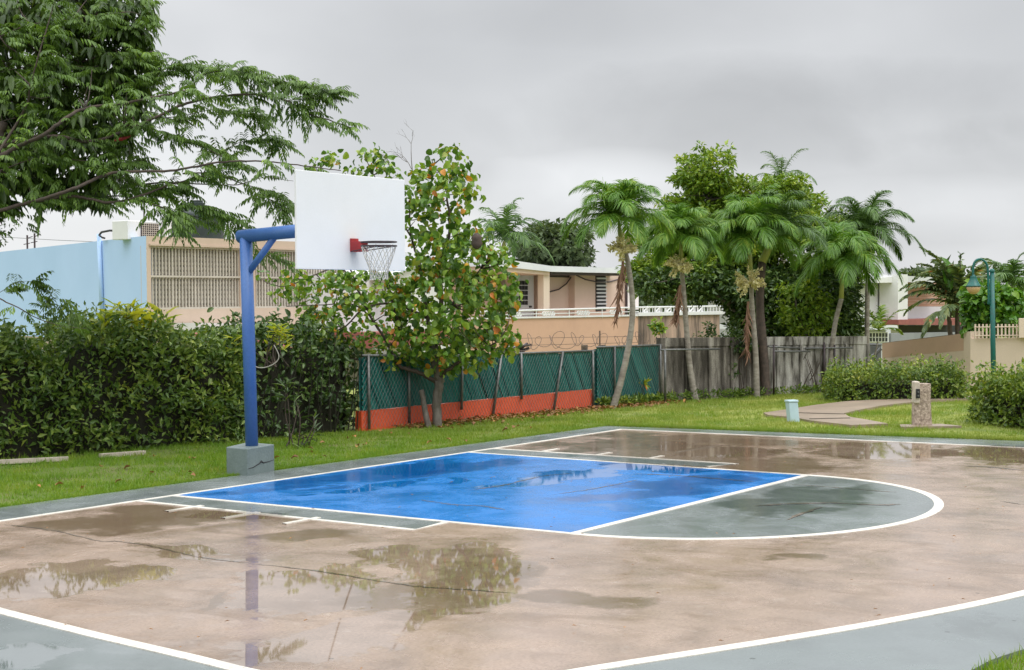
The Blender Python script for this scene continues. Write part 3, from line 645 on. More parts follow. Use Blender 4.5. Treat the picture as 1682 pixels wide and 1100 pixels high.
# ============================================================ round-leaved tree in front of the red wall
tb = gp(717, 699)
tree = thing('round_leaf_tree', tb, 'round-leaved tree with orange leaves in front of the red wall', 'tree')
T_ = lambda x, y, Z=26.6: at(x, y, Z)
ZT = float((tb-CAM).dot(fw))
tk = MB(); nodes = []
P = branch(tk, [tb+[0,0,-.1], T_(718,650,ZT), T_(722,625,ZT), T_(716,600,ZT), T_(712,560,ZT)], .09, .07, 12); nodes += P[8:]
tk.build('trunk', m_bark, tree, True)
stub = MB(); branch(stub, [gp(704,701)+[0,0,-.05], T_(697,668,ZT-.1), T_(692,640,ZT-.1)], .06, .045, 8); stub.build('stump', m_bark, tree, True)
lm = MB()
for pts, r0, r1, dz in ([[(718,628),(690,612),(655,600),(640,570),(610,520),(590,480),(570,450)], .045,.01,-.3], [[(650,598),(610,592),(560,588),(520,580)], .03,.01,-.6],
    [[(712,600),(705,540),(695,480),(688,430),(676,390),(672,330)], .045,.012,.1], [[(714,570),(725,500),(722,440),(738,380),(735,320),(745,280)], .055,.01,.3],
    [[(718,622),(745,600),(780,580),(815,562)], .045,.012,-.4], [[(722,520),(760,480),(790,440)], .03,.01,.3], [[(700,520),(650,500),(600,505),(560,540),(480,560)], .03,.008,-.5],
    [[(590,480),(560,440),(520,450),(470,470),(440,465)], .02,.006,-.5], [[(610,520),(580,500),(540,500),(470,503)], .018,.006,-.8], [[(640,570),(660,540),(640,500),(625,470)], .02,.008,-.1],
    [[(676,390),(640,330),(610,280),(598,250)], .018,.005,.2], [[(600,505),(560,400),(530,300),(525,268)], .02,.006,.4], [[(735,320),(725,290),(712,270)], .012,.005,.1], [[(660,560),(640,470),(640,400)], .02,.008,-.2]):
    q = [T_(x, y, ZT+dz*i/(len(pts)-1)*1.2) for i, (x, y) in enumerate(pts)]; nodes += branch(lm, q, r0, r1, 7)
crA = [(668,300),(690,268),(712,240),(745,238),(768,255),(772,285),(795,310),(780,345),(790,380),(822,405),(850,430),(858,475),(828,520),(845,560),(835,585),(800,568),(792,618),(765,592),(735,612),(700,606),(668,590),(648,560),(655,480),(668,400)]
crB = [(428,450),(480,440),(560,445),(600,430),(660,450),(665,560),(640,600),(600,570),(520,588),(450,560),(478,530),(500,500),(440,480)]
crC = [(505,272),(540,245),(562,262),(560,290),(655,296),(640,262),(600,238),(590,262),(575,290),(520,290)]
c1 = crown_points(crA, ZT, 1.0, 330); c1b = crown_points([(640,560),(660,450),(700,380),(790,385),(850,440),(830,560),(800,600),(700,615)], ZT, 1.2, 110); c2 = crown_points(crB, ZT-.3, .8, 165); c3 = crown_points(crC, ZT+.2, .4, 34)
cs = np.concatenate([c1, c1b, c2, c3]); limbs_to(lm, nodes, cs, .3, .012, .004)
lm.build('limbs', m_twig, tree, True)
clumps(np.concatenate([c1, c1b]), 7, .17, .125, .10, OVAL, 'foliage', m_round, tree, .9, .3)
clumps(c2, 7, .17, .115, .085, OVAL, 'foliage', m_round, tree, .5, .5); clumps(c3, 6, .15, .115, .085, OVAL, 'foliage', m_round, tree, .4, .5)
tws = MB()                                        # bare twigs at the top
def bare(mb, p, d, l, r, k):
    e = p+d*l; mb.tube([p, (p+e)/2+rng.normal(size=3)*l*.05, e], [r, r*.8, r*.6], 5)
    if k > 0:
        for _ in range(random.choice((2, 3))):
            dd = d+rng.normal(size=3)*.42; bare(mb, e if random.random() < .6 else p+d*l*.6, dd/np.linalg.norm(dd), l*random.uniform(.55, .8), r*.6, k-1)
bare(tws, T_(676,300,ZT), np.array([0,0,1.]), .42, .012, 4); tws.build('bare_twig', m_bark, tree)
for p_, d_2, l_ in ((T_(640,282,ZT), np.array([.1,0,1.]), .2), (T_(470,540,ZT-.6), unit(rt*-.9+up*.5), .2)):
    tws = MB(); bare(tws, p_, d_2, l_, .008, 3); tws.build('bare_twig', m_bark, tree)
ns = MB(); c = T_(783, 398, ZT-.9); ns.lathe(c+[0,0,-.12], [(.02,0),(.07,.03),(.10,.1),(.085,.17),(.10,.21),(.05,.27),(.02,.29)], 12)
o = ns.build('nest', m_twig, None, True); tag(o, 'dark rounded nest among the branches of the round-leaved tree', 'nest')

# ============================================================ big feathery tree (trunk outside the frame at left) and the large-leaved tree behind
ZF = 22.0
base = gp(-190, 770)
ft = thing('feathery_tree', base, 'feathery-leaved tree reaching over the hoop from the left edge', 'tree')
fk = MB(); P = branch(fk, [base+[0,0,-.1], at(-150,560,ZF), at(-90,380,ZF), at(-10,262,ZF), at(4,200,ZF)], .17, .075, 12); fk.build('trunk', m_twig, ft, True); fnodes = P[-8:]
lines = [  # pixel polylines, radius, leafiness
 ([(-10,262),(30,240),(70,222),(110,192),(140,178),(200,170),(250,160),(290,152),(310,147)], .035, .7),
 ([(5,240),(50,225),(100,225),(150,232),(205,215),(250,195),(300,172),(360,158),(420,155),(470,165),(500,185),(540,197),(585,212)], .032, 1.0),
 ([(205,205),(240,210),(280,222),(330,240),(375,262),(400,276)], .014, 1.5),
 ([(60,330),(120,310),(165,290),(200,282),(280,280),(350,268),(420,264),(480,270),(560,280)], .028, .25),
 ([(330,290),(350,262),(375,243),(400,232),(440,228),(470,240)], .008, 1.6),
 ([(-20,350),(60,330),(120,322),(180,332),(230,322),(280,303),(330,290),(340,285)], .03, .9),
 ([(180,312),(260,300),(330,302),(390,303),(430,292),(482,297)], .014, .15),
 ([(300,285),(350,285),(400,302),(430,312),(470,330),(520,345)], .012, .6),
 ([(285,352),(305,346),(335,342),(370,352),(392,384)], .007, 1.7),
 ([(425,312),(440,325),(465,340),(490,355)], .006, 2.2),
 ([(150,325),(200,322),(250,335),(290,350),(330,358),(395,384),(440,420),(480,435)], .012, .55),
 ([(250,335),(280,345),(288,362),(300,384)], .006, 1.5),
 ([(-10,262),(40,180),(50,140),(65,85),(85,20),(95,-20)], .02, .9),
 ([(10,255),(70,140),(95,105),(125,88),(170,70),(230,60)], .022, 1.2),
 ([(310,147),(340,120),(400,118),(450,130),(500,140),(555,150)], .010, 2.2),
 ([(250,150),(262,120),(300,105),(350,112),(400,122)], .008, 2.2),
 ([(250,195),(300,190),(350,180),(400,185),(445,195)], .008, 1.8),
 ([(470,165),(510,160),(540,155),(560,150)], .006, 2.0),
 ([(95,105),(150,110),(200,100),(250,85)], .01, 1.5),
 ([(120,190),(160,145),(210,135),(250,120)], .01, 1.5),
 ([(0,280),(60,260),(120,262),(180,268),(240,262)], .01, 1.6),
 ([(170,290),(220,300),(270,310),(320,305)], .008, 2.0),
 ([(40,180),(80,150),(120,150)], .008, 1.5), ([(0,60),(50,40),(120,30),(200,20)], .01, 1.6), ([(-20,120),(40,110),(100,90)], .01, 1.5), ([(60,85),(120,50),(180,45),(240,40)], .008, 1.8),
 ([(-60,450),(0,490),(30,505),(60,522),(100,535),(142,540)], .012, .22), ([(0,480),(25,465),(50,462),(62,470)], .004, 1.2), ([(62,520),(75,500),(85,490),(100,505),(125,520)], .004, 1.3),
]
fb = MB(); LP = []; LD = []
def frond_dirs(p, d): LP.append(p); LD.append(d)
for k, (pts, r0, lf) in enumerate(lines):
    z0 = ZF+(-1.1 if k in (0, 3, 11, 12) else .5*math.sin(k*2.1) if k > 1 else -.5); q = [at(x, y, z0+.12*math.sin(i*1.9+k)) for i, (x, y) in enumerate(pts)]
    P = branch(fb, q, r0, r0*.22, 7, 8); fnodes += P[::4]
    Ltot = sum(np.linalg.norm(P[i+1]-P[i]) for i in range(len(P)-1)); nl = int(Ltot*23*lf)
    for _ in range(nl):
        i = int((random.random()**.75)*(len(P)-2)); p = P[i]+(P[i+1]-P[i])*random.random(); d = unit(P[i+1]-P[i])
        side = unit(rng.normal(size=3)*[1,1,.35]); LP.append(p+side*random.uniform(0, .10)); LD.append(unit(d*.7+side*.9+np.array([0,0,.15])))
massF = [(-60,-40),(236,-40),(250,20),(258,90),(268,110),(245,170),(230,250),(255,300),(200,330),(90,340),(40,375),(-60,400)]
for c in crown_points(massF, ZF+.1, 1.3, 560):
    LP.append(c); LD.append(unit(rng.normal(size=3)*[1,1,.2]+rt*.5))
limbs_to(fb, fnodes, np.array(LP[-560:]), .12, .012, .004)
fb.build('limbs', m_twig, ft, True)
# bipinnate leaves: a drooping rachis with paired pinnae
LP = np.array(LP); LD = np.array(LD); n = len(LP); PP = []; DD = []; NN = []; LL = []
Ln = .27*(.7+rng.random(n)*.55); S = unit(np.cross(np.tile([0,0,1.], (n,1)), LD))
for j in range(7):
    t = (j+1)/7.3; rp = LP+LD*(Ln*t)[:,None]+np.array([0,0,-1.])*(Ln*t*t*.38)[:,None]
    for sg in (-1, 1):
        PP.append(rp); DD.append(unit(S*sg*(1-.35*t)+LD*(.35+.7*t)+np.array([0,0,-.85])+rng.normal(size=(n,3))*.12)); NN.append(unit(rng.normal(size=(n,3))*.25+[0,0,1])); LL.append(Ln*(.42-.16*abs(t-.45)*2))
PP, DD, NN, LL = map(np.concatenate, (PP, DD, NN, LL))
leaves('foliage', PP, DD, NN, LL, LL*.29, LANCE, m_feather, ft)
V_ = MB(); V_.tube([at(185,232,ZF-.2), at(200,228,ZF-.2), at(219,222,ZF-.2)], [.006,.03,.006], 8).build('flower_spike', m_red, ft)
# large-leaved tree behind
lb_ = gp(-260, 745); bt = thing('large_leaf_tree', lb_, 'dark tree with large drooping leaves behind the feathery tree at the left edge', 'tree')
ZB = 22.7; bm = MB(); bn_ = branch(bm, [lb_+[0,0,-.1], at(-220,500,ZB), at(-100,350,ZB), at(40,260,ZB), at(110,160,ZB), at(150,40,ZB)], .16, .04, 10)
bn_ += branch(bm, [at(-100,350,ZB), at(0,320,ZB), at(90,300,ZB), at(160,290,ZB)], .06, .02, 8); bm.build('trunk', m_bark, bt, True)
massB = [(-80,-60),(225,-60),(245,10),(255,80),(240,160),(215,210),(200,290),(150,318),(70,318),(-80,380)]
cb = crown_points(massB, ZB, 1.0, 560); lw = MB(); limbs_to(lw, bn_, cb, .25, .018, .006); lw.build('limbs', m_twig, bt)
# whorls of drooping oval leaves
PP = []; DD = []
for c in cb:
    a0 = random.random()*6.28
    for j in range(9):
        a = a0+j*.7; PP.append(c+[math.cos(a)*.05, math.sin(a)*.05, 0]); DD.append([math.cos(a), math.sin(a), random.uniform(-1.6, -.35)])
for c in [at(x, random.uniform(312, 322), ZB-.6) for x in np.linspace(66, 175, 22)]:
    for j in range(5):
        a = random.random()*6.28; PP.append(c); DD.append([math.cos(a)*.35, math.sin(a)*.35, -1.4])
n = len(PP); Ln = .29*(.65+rng.random(n)*.5)
leaves('foliage', PP, DD, unit(rng.normal(size=(n,3))*.2+np.array(DD)*[1,1,0]+[0,0,.6]), Ln, Ln*.3, LANCE, m_bigleaf, bt)
# dark twigs with small leaves at the very left edge
t = thing('small_leaf_tree', gp(-120,752), 'dark small-leaved twigs hanging at the left edge below the big tree', 'tree')
mb = MB(); nb = branch(mb, [gp(-120,752)+[0,0,-.1], at(-110,500,23), at(-60,380,23), at(0,350,23), at(25,335,23)], .07, .012, 8); mb.build('trunk', m_twig, t)
clumps(crown_points([(-60,330),(35,330),(38,352),(18,372),(8,398),(-60,420)], 23, .4, 60), 9, .1, .07, .035, KITE, 'foliage', m_hedgedk, t)
# ============================================================ palms
def frond(P0, az, el, Lf, bend, npair=46, lw=.024, ll=.34, droop=.8, vee=.35, curl=0):
    """returns rachis points and leaflet arrays"""
    n = 22; p = np.array(P0, float); d = np.array([math.cos(az)*math.cos(el), math.sin(az)*math.cos(el), math.sin(el)]); R = [p.copy()]; Dv = [d.copy()]
    for i in range(n):
        p = p+d*Lf/n; d = unit(d+np.array([0,0,-bend/n*(.25+2.3*i/n)])); R.append(p.copy()); Dv.append(d.copy())
    R = np.array(R); Dv = np.array(Dv); t = np.linspace(.1, 1, npair); ii = (t*n); i0 = np.minimum(ii.astype(int), n-1); f = (ii-i0)[:,None]
    Q = R[i0]*(1-f)+R[i0+1]*f; D = Dv[i0]; S = unit(np.cross(D, np.tile([0,0,1.], (npair,1)))); U = np.cross(S, D)
    prof_ = np.sin(np.pi*np.clip(t*.86+.12, 0, 1))**.7
    PP = []; DD = []; NN = []; LL = []
    for sg in (-1, 1):
        dd = unit(S*sg*(.95-.45*t[:,None])+D*(.35+.8*t[:,None])+U*vee*(rng.random((npair,1))*.8+.3)+np.array([0,0,-droop*.35])+rng.normal(size=(npair,3))*.09)
        PP.append(Q); DD.append(dd); NN.append(unit(U+rng.normal(size=(npair,3))*.35)); LL.append(ll*prof_*(.85+rng.random(npair)*.3))
    return R, np.concatenate(PP), np.concatenate(DD), np.concatenate(NN), np.concatenate(LL)
def leaflets(P, D, Nn, Ln, Wd, droop):
    """three-segment hanging strips"""
    k = len(P); S = unit(np.cross(Nn, D)); V = []; p = P.copy(); d = D.copy(); seg = 3; ws = (1, .95, .62, .08)
    for i in range(seg+1):
        V.append(p-S*(Wd*ws[i]/2)[:,None]); V.append(p+S*(Wd*ws[i]/2)[:,None])
        p = p+d*(Ln/seg)[:,None]; d = unit(d+np.array([0,0,-droop*.5]))
    V = np.stack(V, 1).reshape(-1, 3); b = np.arange(k)[:,None]*8
    Fc = np.concatenate([b+np.array([[2*i, 2*i+1, 2*i+3, 2*i+2]]) for i in range(seg)], 0); return V, Fc
def add_frond(parent, m, name, *a, lw=.03, ldroop=.9, rr=.012, **k):
    R, P, D, Nn, Ln = frond(*a, **k); V, Fc = leaflets(P, D, Nn, Ln, np.full(len(P), lw), ldroop)
    mb = MB(); mb.tube(R, [rr*(1-.8*i/len(R)) for i in range(len(R))], 4)
    n0 = len(V); V = np.concatenate([V, np.array(mb.v)]); quads = [f for f in mb.f if len(f) == 4]
    Fc = np.concatenate([Fc, np.array(quads)+n0]); return link(fast_mesh(name, V, Fc, 4), name, m, parent)
def palm(trunk_px, Z, cx_, cy_, nf, Lf, bend, label, r0=.11, r1=.06, m=None, bmat=None, ll=.36, lw=.021, els=(.05, 1.4), fruit=None, dead=None, shaft=True, npair=90, baseh=None, spear=True, name='palm_tree', group=None, ldroop=.9, droop=.8):
    m = m or m_palm; bx, by = trunk_px[0]; b = at(bx, by, Z)
    b = gp(bx, by) if baseh is None else np.array([b[0], b[1], baseh]); Zb = float((b-CAM).dot(fw)); t = thing(name, b, label, 'palm tree', group)
    pts = [b-[0,0,.1]]+[at(x, y, Zb) for x, y in trunk_px[1:]]; c = at(cx_, cy_, Zb); mb = MB(); P = crv(pts, 10); k = len(P)
    mb.tube(P, [(r0+(r1-r0)*min(1, (i/(k-1))**.6))*(1+.05*(i % 2))*(1.25 if i == 0 else 1) for i in range(k)], 12); mb.build('trunk', bmat or m_palmbark, t, True)
    if shaft: MB().tube([P[-1], (P[-1]+c)/2, c], [r1*1.15, r1*.9, r1*.35], 10).build('crownshaft', m_shaft, t, True)
    a0 = random.random()*6
    for i in range(nf):
        u = (i+.5)/nf; el = els[1]+(els[0]-els[1])*u**1.15; az = a0+i*2.399
        add_frond(t, m, 'frond', c+[0,0,.03], az, el+random.uniform(-.1,.1), Lf*random.uniform(.85,1.2)*(1.06-.15*(1-u)), bend*random.uniform(.85,1.2)*(1.15-.2*u), npair=npair, ll=ll, lw=lw, ldroop=ldroop, droop=droop)
    if spear: MB().tube([c, c+[.02,.02,Lf*.5], c+[.05,.04,Lf*.62]], [.014,.008,.003], 5).build('spear', m_shaft, t)
    if fruit:
        fx, fy, fr_ = fruit; fc = at(fx, fy, Zb-.28); n = 40; V = MB(); PP = []; DD = []
        for i in range(n):
            dd = unit(rng.normal(size=3)*[1,1,.45]+[0,0,.1]); e = fc+dd*fr_*random.uniform(.6,1); V.tube([fc, (fc+e)/2+[0,0,.03], e], [.009,.007,.004], 4)
            for j in range(26): PP.append(fc+(e-fc)*random.uniform(.3,1)); DD.append(unit(rng.normal(size=3)+dd*.6))
        o = V.build('flower_spray', m_fruit, t); n = len(PP); leaves('flowers', PP, DD, rdir(n), np.full(n, .07), np.full(n, .04), KITE, m_fruit, o)
        o2 = None
    if dead:
        (dx0, dy0), (dx1, dy1) = dead; a = at(dx0, dy0, Zb-.1); e = at(dx1, dy1, Zb-.12); n = 45; tt = rng.random(n); PP = a+(e-a)*tt[:,None]*.8+rng.normal(size=(n,3))*.02
        o = leaves('dead_frond', PP, unit((e-a)+rng.normal(size=(n,3))*.07*np.linalg.norm(e-a)), rdir(n), .28+rng.random(n)*.25, np.full(n, .03), LANCE, m_dead, t)
        MB().tube([a, (a+e)/2+[.03,0,0], e], [.03,.02,.006], 6).build('dead_stalk', m_dead, t)
    return t
GP = 'palms along the garden wall'
palm([(1005,668),(1020,625),(1034,560),(1039,500),(1031,430),(1020,396)], 32, 1016, 362, 24, 1.3, 1.75, 'leaning palm with curved trunk in front of the green fence', fruit=(1022,408,.34), dead=((1024,425),(1012,530)), r0=.082, r1=.05, group=GP, ll=.46)
palm([(1143,655),(1134,610),(1128,545),(1123,480),(1119,430)], 34.5, 1118, 394, 22, 1.1, 1.75, 'smallest flowering palm before the dark stained wall, between the leaning and the widest palm', fruit=(1115,437,.40), dead=((1118,468),(1110,525)), r0=.085, r1=.05, group=GP, ll=.48)
palm([(1243,650),(1241,580),(1236,510),(1233,452)], 35.5, 1232, 392, 28, 1.45, 1.8, 'widest palm with pale trunk and cream flower sprays in front of the grey wall', fruit=(1231,463,.42), dead=((1229,495),(1226,590)), r0=.08, r1=.05, group=GP, ll=.52)
palm([(1258,648),(1254,580),(1248,500),(1252,430)], 36.2, 1276, 380, 16, 1.4, 1.5, 'darker palm with brown trunk directly behind the widest palm', r0=.13, r1=.09, m=m_palmdk, bmat=m_twig, group=GP, ll=.5)
palm([(1357,641),(1364,590),(1372,530),(1382,490)], 37.3, 1384, 430, 22, 1.5, 2.1, 'lower dark drooping palm near the right end of the grey wall', r0=.07, r1=.055, m=m_palm, group=GP, ll=.55)
palm([(1425,634),(1424,560),(1425,470),(1424,430)], 39, 1420, 388, 22, 1.5, 1.8, 'tall open palm rightmost of the clump, against the sky', r0=.07, r1=.055, group=GP, ll=.46, m=m_palmdk, baseh=0)
palm([(1432,640),(1436,590),(1442,560)], 40.5, 1444, 545, 7, 1.05, 1.0, 'young yellow-green palm before the white house', r0=.03, r1=.02, baseh=0, els=(.1,1.3), ll=.24, npair=26, lw=.035, ldroop=.4, m=m_mango, spear=False, shaft=False)
palm([(1284,600),(1286,450),(1286,330)], 44, 1284, 296, 9, 1.2, 1.4, 'palm crown poking out above the big bright tree', r0=.1, r1=.08, m=m_palmdk, baseh=-2, ll=.3, npair=34, els=(.1,1.3))
palm([(822,600),(824,480),(826,420)], 64, 828, 396, 14, 2.3, 1.6, 'distant dark palm behind the peach house roof', r0=.18, r1=.14, m=m_palmdk, baseh=-3.2, ll=.7, lw=.06, npair=34)
palm([(1662,620),(1662,520)], 52, 1662, 470, 14, 1.5, 1.5, 'dark palm behind the glossy vine at the right edge', r0=.14, r1=.1, m=m_palmdk, baseh=-3, ll=.5, lw=.05, npair=34)
# ============================================================ broad trees
def broadleaf(name, px, Z, poly, thick, ncl, nl, rad, L0, W0, m, label, baseh=-2.5, T=KITE, trunk_r=.2, cat='tree', frac=.12, core=None, forks=3, lump=0, lr=.5):
    b = at(px[0], px[1], Z); b[2] = baseh; t = thing(name, b, label, cat)
    if lump:
        sc_ = crown_points(poly, Z, thick, lump); k_ = ncl//lump; o_2 = rdir(lump*k_); o_2 *= (rng.random((lump*k_,1))**.33)*lr*(.6+.7*np.repeat(rng.random((lump,1)), k_, 0)); o_2[:,2] = np.abs(o_2[:,2])*.55-.1; cs = np.repeat(sc_, k_, 0)+o_2
    else: cs = crown_points(poly, Z, thick, ncl)
    mb = MB(); c = cs.mean(0); nd = branch(mb, [b-[0,0,.1], b*.6+c*.4, c+[0,0,-.4]], trunk_r, trunk_r*.5, 10)
    mb.build('trunk', m_bark, t, True); lm = MB(); nd2 = []
    for e in cs[rng.choice(len(cs), forks*3)]: nd2 += branch(lm, [nd[-4], (nd[-1]+e)/2+[0,0,-.2], e], trunk_r*.4, .02, 6)
    limbs_to(lm, nd[-5:]+nd2, cs, frac, .03, .008); lm.build('limbs', m_bark, t, True)
    clumps(cs, nl, rad, L0, W0, T, 'foliage', m, t, .1, 1.0, flatten=.6); return t
mango = [(1044,440),(1060,395),(1092,350),(1100,330),(1130,318),(1136,272),(1160,252),(1186,270),(1196,298),(1222,300),(1240,276),(1266,282),(1300,300),(1318,325),(1346,306),(1350,338),(1368,352),(1372,400),(1405,430),(1395,470),(1300,480),(1190,470),(1044,480)]
broadleaf('broadleaf_tree', (1225,600), 41, mango, 1.8, 2300, 24, .18, .15, .07, m_mango, 'big bright yellow-green tree rising behind the row of palms', trunk_r=.3, lump=170, lr=.62)
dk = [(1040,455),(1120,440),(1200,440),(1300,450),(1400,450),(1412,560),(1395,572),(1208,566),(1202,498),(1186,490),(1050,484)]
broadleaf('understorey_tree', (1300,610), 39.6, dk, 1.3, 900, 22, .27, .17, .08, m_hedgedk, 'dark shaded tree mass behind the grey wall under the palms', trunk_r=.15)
broadleaf('broadleaf_tree', (1335,640), 38.2, [(1288,470),(1330,460),(1372,500),(1372,555),(1330,560),(1290,540)], .6, 90, 22, .22, .14, .065, m_mango, 'small bushy green tree in front of the dark mass left of the lower palm', baseh=0, trunk_r=.05)
for px, poly, lb in (((905,500), [(848,430),(852,392),(875,375),(905,366),(925,378),(930,432)], 'distant green tree left of two behind the peach house'),
                 ((945,500), [(905,432),(912,388),(938,372),(960,380),(962,436)], 'distant green tree right of two behind the peach house')):
    broadleaf('broadleaf_tree', px, 68, poly, 2.5, 120, 20, .42, .3, .16, m_fartree, lb, baseh=-3.2, trunk_r=.2)
# glossy bush over the wall
broadleaf('glossy_bush', (1632,600), 38.6, [(1590,478),(1600,462),(1640,468),(1668,480),(1676,520),(1672,540),(1630,552),(1600,560),(1588,540)], .8, 110, 22, .2, .17, .14, m_vine, 'bright glossy bush spilling over the beige wall behind the lamp post', baseh=0, T=OVAL, trunk_r=.05, cat='bush')
# banana
bp_ = at(1575,545,46); bp_[2] = -1.0; ban = thing('banana_plant', bp_, 'ragged banana plant with drooping leaves behind the tan wall', 'banana plant')
mb = MB()
for i, (x, y) in enumerate(((1572,470),(1560,480),(1585,476))): branch(mb, [bp_+[.2*i,0,0], at(x,y+60,46), at(x,y+30,46)], .09, .06, 8)
mb.build('stem', m_twig, ban, True)
cc = at(1576,500,46)
for i in range(22):
    az = math.atan2(-rt[1], -rt[0])+random.uniform(-1.2,1.2) if i < 15 else random.random()*6.28
    add_frond(ban, m_banana, 'leaf', cc+rng.normal(size=3)*.1, az, random.uniform(.1,1.25), random.uniform(1.4,2.2), random.uniform(1.0,1.9), npair=34, ll=.34, lw=.10, ldroop=.5, rr=.025, droop=1.1)
for x0, x1, y1 in ((1560,1552,436),(1578,1577,415)):
    a = at(x0,480,45.9); e = at(x1,y1,45.9)
    if y1 > 430: leaves('young_leaf', [a, a+[0,0,.3]], [e-a, e-a+[0,0,.2]], [[1,.6,0],[.6,1,0]], [float(np.linalg.norm(e-a))]*2, [.3,.25], OVAL, m_vine, ban)
    else:
        o = MB(); o.tube([a, (a+e)/2, e], [.03,.02,.01], 6); oo = o.build('flower_stalk', m_twig, ban); n = 40
        leaves('bracts', a+(e-a)*rng.random((n,1)), rdir(n)+[0,0,.4], rdir(n), np.full(n,.18), np.full(n,.09), KITE, m_hedgedk, oo)
# far tree belt that closes the view beyond the houses
n = 620; xs_ = rng.uniform(-500, 2300, n); Zs_ = rng.uniform(105, 128, n); cs = np.array([[*at(x, 490, Z)[:2], -3.2+rng.uniform(.3, 1)**.7*(5.6+1.1*math.sin(x*.013)+.7*math.sin(x*.041))] for x, Z in zip(xs_, Zs_)])
fb_ = clumps(cs, 46, 1.5, .75, .42, KITE, 'distant_woods', m_fartree, None, 0, .8); fb_['kind'] = 'stuff'
# far tree tops above the white house
for i, (x, y, r_) in enumerate(((1495,449,9),(1515,447,10),(1541,452,7))):
    broadleaf('distant_tree', (x, 480), 150, [(x-r_*1.6,y+14),(x-r_,y),(x,y-3),(x+r_,y),(x+r_*1.6,y+14)], 2, 40, 16, .7, .5, .3, m_fartree, ['leftmost far tree top above the white house roof','middle far tree top above the white house roof','far tree top nearest the banana leaves above the roofs'][i], baseh=-3.2, trunk_r=.3)
# ============================================================ buildings
def ex(mb, pts, Y, t):
    """outline drawn on the wall plane y=Y (real size there), extruded back by t"""
    P = [pl(x, y, Y) for x, y in pts]; n = len(mb.v); k = len(P)
    a = sum(P[i][0]*P[(i+1)%k][2]-P[(i+1)%k][0]*P[i][2] for i in range(k))
    if a > 0: P = P[::-1]
    mb.v += [tuple(map(float, p)) for p in P]+[(float(p[0]), float(p[1]-t), float(p[2])) for p in P]
    mb.f.append(tuple(n+i for i in range(k))); mb.f.append(tuple(n+k+i for i in reversed(range(k))))
    for i in range(k): j = (i+1) % k; mb.f.append((n+j, n+i, n+k+i, n+k+j))
    return mb
def EX(pts, Y, t, name, m, parent, bevel=0): return ex(MB(), pts, Y, t).build(name, m, parent, bevel=bevel)
def wr(x0, x1, y0, y1, Y):
    """world box of a wall rectangle: heights taken at its left edge"""
    a = pl(x0, y0, Y); b = pl(x0, y1, Y); c = pl(x1, y0, Y); return min(a[0], c[0]), max(a[0], c[0]), min(a[2], b[2]), max(a[2], b[2])
# --- cream and blue building
C0 = at(240,387,45); YC = C0[1]
bld = thing('apartment_building', (C0[0]-4, YC-3, -3.2), 'flat-roofed building with a light blue side and a cream front with grilles', 'building')
ztop = C0[2]; E0 = pl(566,400,YC); ang = math.radians(247.6); db = np.array([math.cos(ang), math.sin(ang), 0]); BL = 20
F0 = C0+db*BL
MB().prism([(C0[0]-.32,YC-.45), (E0[0],YC-.45), (E0[0],YC-9), (F0[0]-.2,F0[1]-.2), (F0[0]+.02-.3,F0[1]), (C0[0]-.42,YC-.7)], -3.4, ztop-.06).build('wall', m_cream, bld)
nb_ = np.array([-db[1], db[0], 0]); nb_ = nb_ if nb_[0] > 0 else -nb_
def plv(px, py, off=0.0):
    d = ray(px, py); o = C0+nb_*off; t = (o-CAM).dot(nb_)/d.dot(nb_); return CAM+d*t
zb_ = plv(0, 549)[2]
MB().prism([C0[:2], F0[:2], (F0-nb_*.28)[:2], (C0-nb_*.28+db*.3)[:2]], zb_, ztop).build('side_wall', m_bluew, bld)
MB().prism([(C0-nb_*.02)[:2], (F0-nb_*.02)[:2], (F0-nb_*.28)[:2], (C0-nb_*.28+db*.3)[:2]], -3.4, zb_-.003).build('lower_wall', m_cream, bld)
# front
x0, x1, z0, z1 = wr(240.3, 566, 387, 403, YC)
fr_ = MB()
fr_.box((E0[0], YC-.44, -3.4), (C0[0], YC, wr(240,300,509,509.5,YC)[3]))
wins = [(247.5, 394), (419, 560)]
xa = [wr(a, b, 403, 508, YC) for a, b in wins]; zt, zbm = xa[0][3], xa[0][2]
fr_.v = []; fr_.f = []; fr_.box((E0[0], YC-.44, zt), (C0[0], YC, ztop+.0)); fr_.box((E0[0], YC-.44, -3.4), (C0[0], YC, zbm)); fr_.box((xa[0][1], YC-.44, zbm), (C0[0], YC, zt)); fr_.box((xa[1][1], YC-.44, zbm), (xa[0][0], YC, zt)); fr_.box((E0[0], YC-.44, zbm), (xa[1][0], YC, zt))
fr_.v = [(v[0]-(.2 if abs(v[0]-C0[0]) < 1e-4 and v[1] < YC-.1 else 0), v[1], v[2]) for v in fr_.v]; fr_.build('front_wall', m_cream, bld)
MB().box((E0[0]-.02, YC+.002, zt+.0), (C0[0]-.1, YC+.07, zt+.06)).build('cornice', m_cream, bld)
for (wx0, wx1, _, _) in xa:
    o = MB().box((wx0, YC-.42, zbm), (wx1, YC-.34, zt)).build('window', m_louv, bld)
    sl = MB(); nr = 13
    for i in range(nr):
        zz = zbm+(zt-zbm)*(i+.5)/nr; sl.obox((wx0+.01, YC-.27, zz), (wx1-.01, YC-.27, zz), .012, .085)
    sl.build('louvre', m_grille, o)
    gr = MB(); W_ = wx1-wx0; nb2 = int(round(W_/.132))
    for i in range(nb2+1):
        xx = wx0+W_*i/nb2; big = (i % 7 == 0); gr.box((xx-(.03 if big else .022), YC-.13, zbm+.05), (xx+(.03 if big else .022), YC-.07, zt-.05))
    for zz in (zbm+.025, (zbm*.48+zt*.52), zt-.03): gr.box((wx0, YC-.068, zz-.028), (wx1, YC-.01, zz+.028))
    gr.build('grille', m_grille, o)
MB().box((pl(405,500,YC)[0]-.05, YC+.003, -1), (pl(405,500,YC)[0]+.05, YC+.1, zt)).build('downpipe', m_cream, bld)
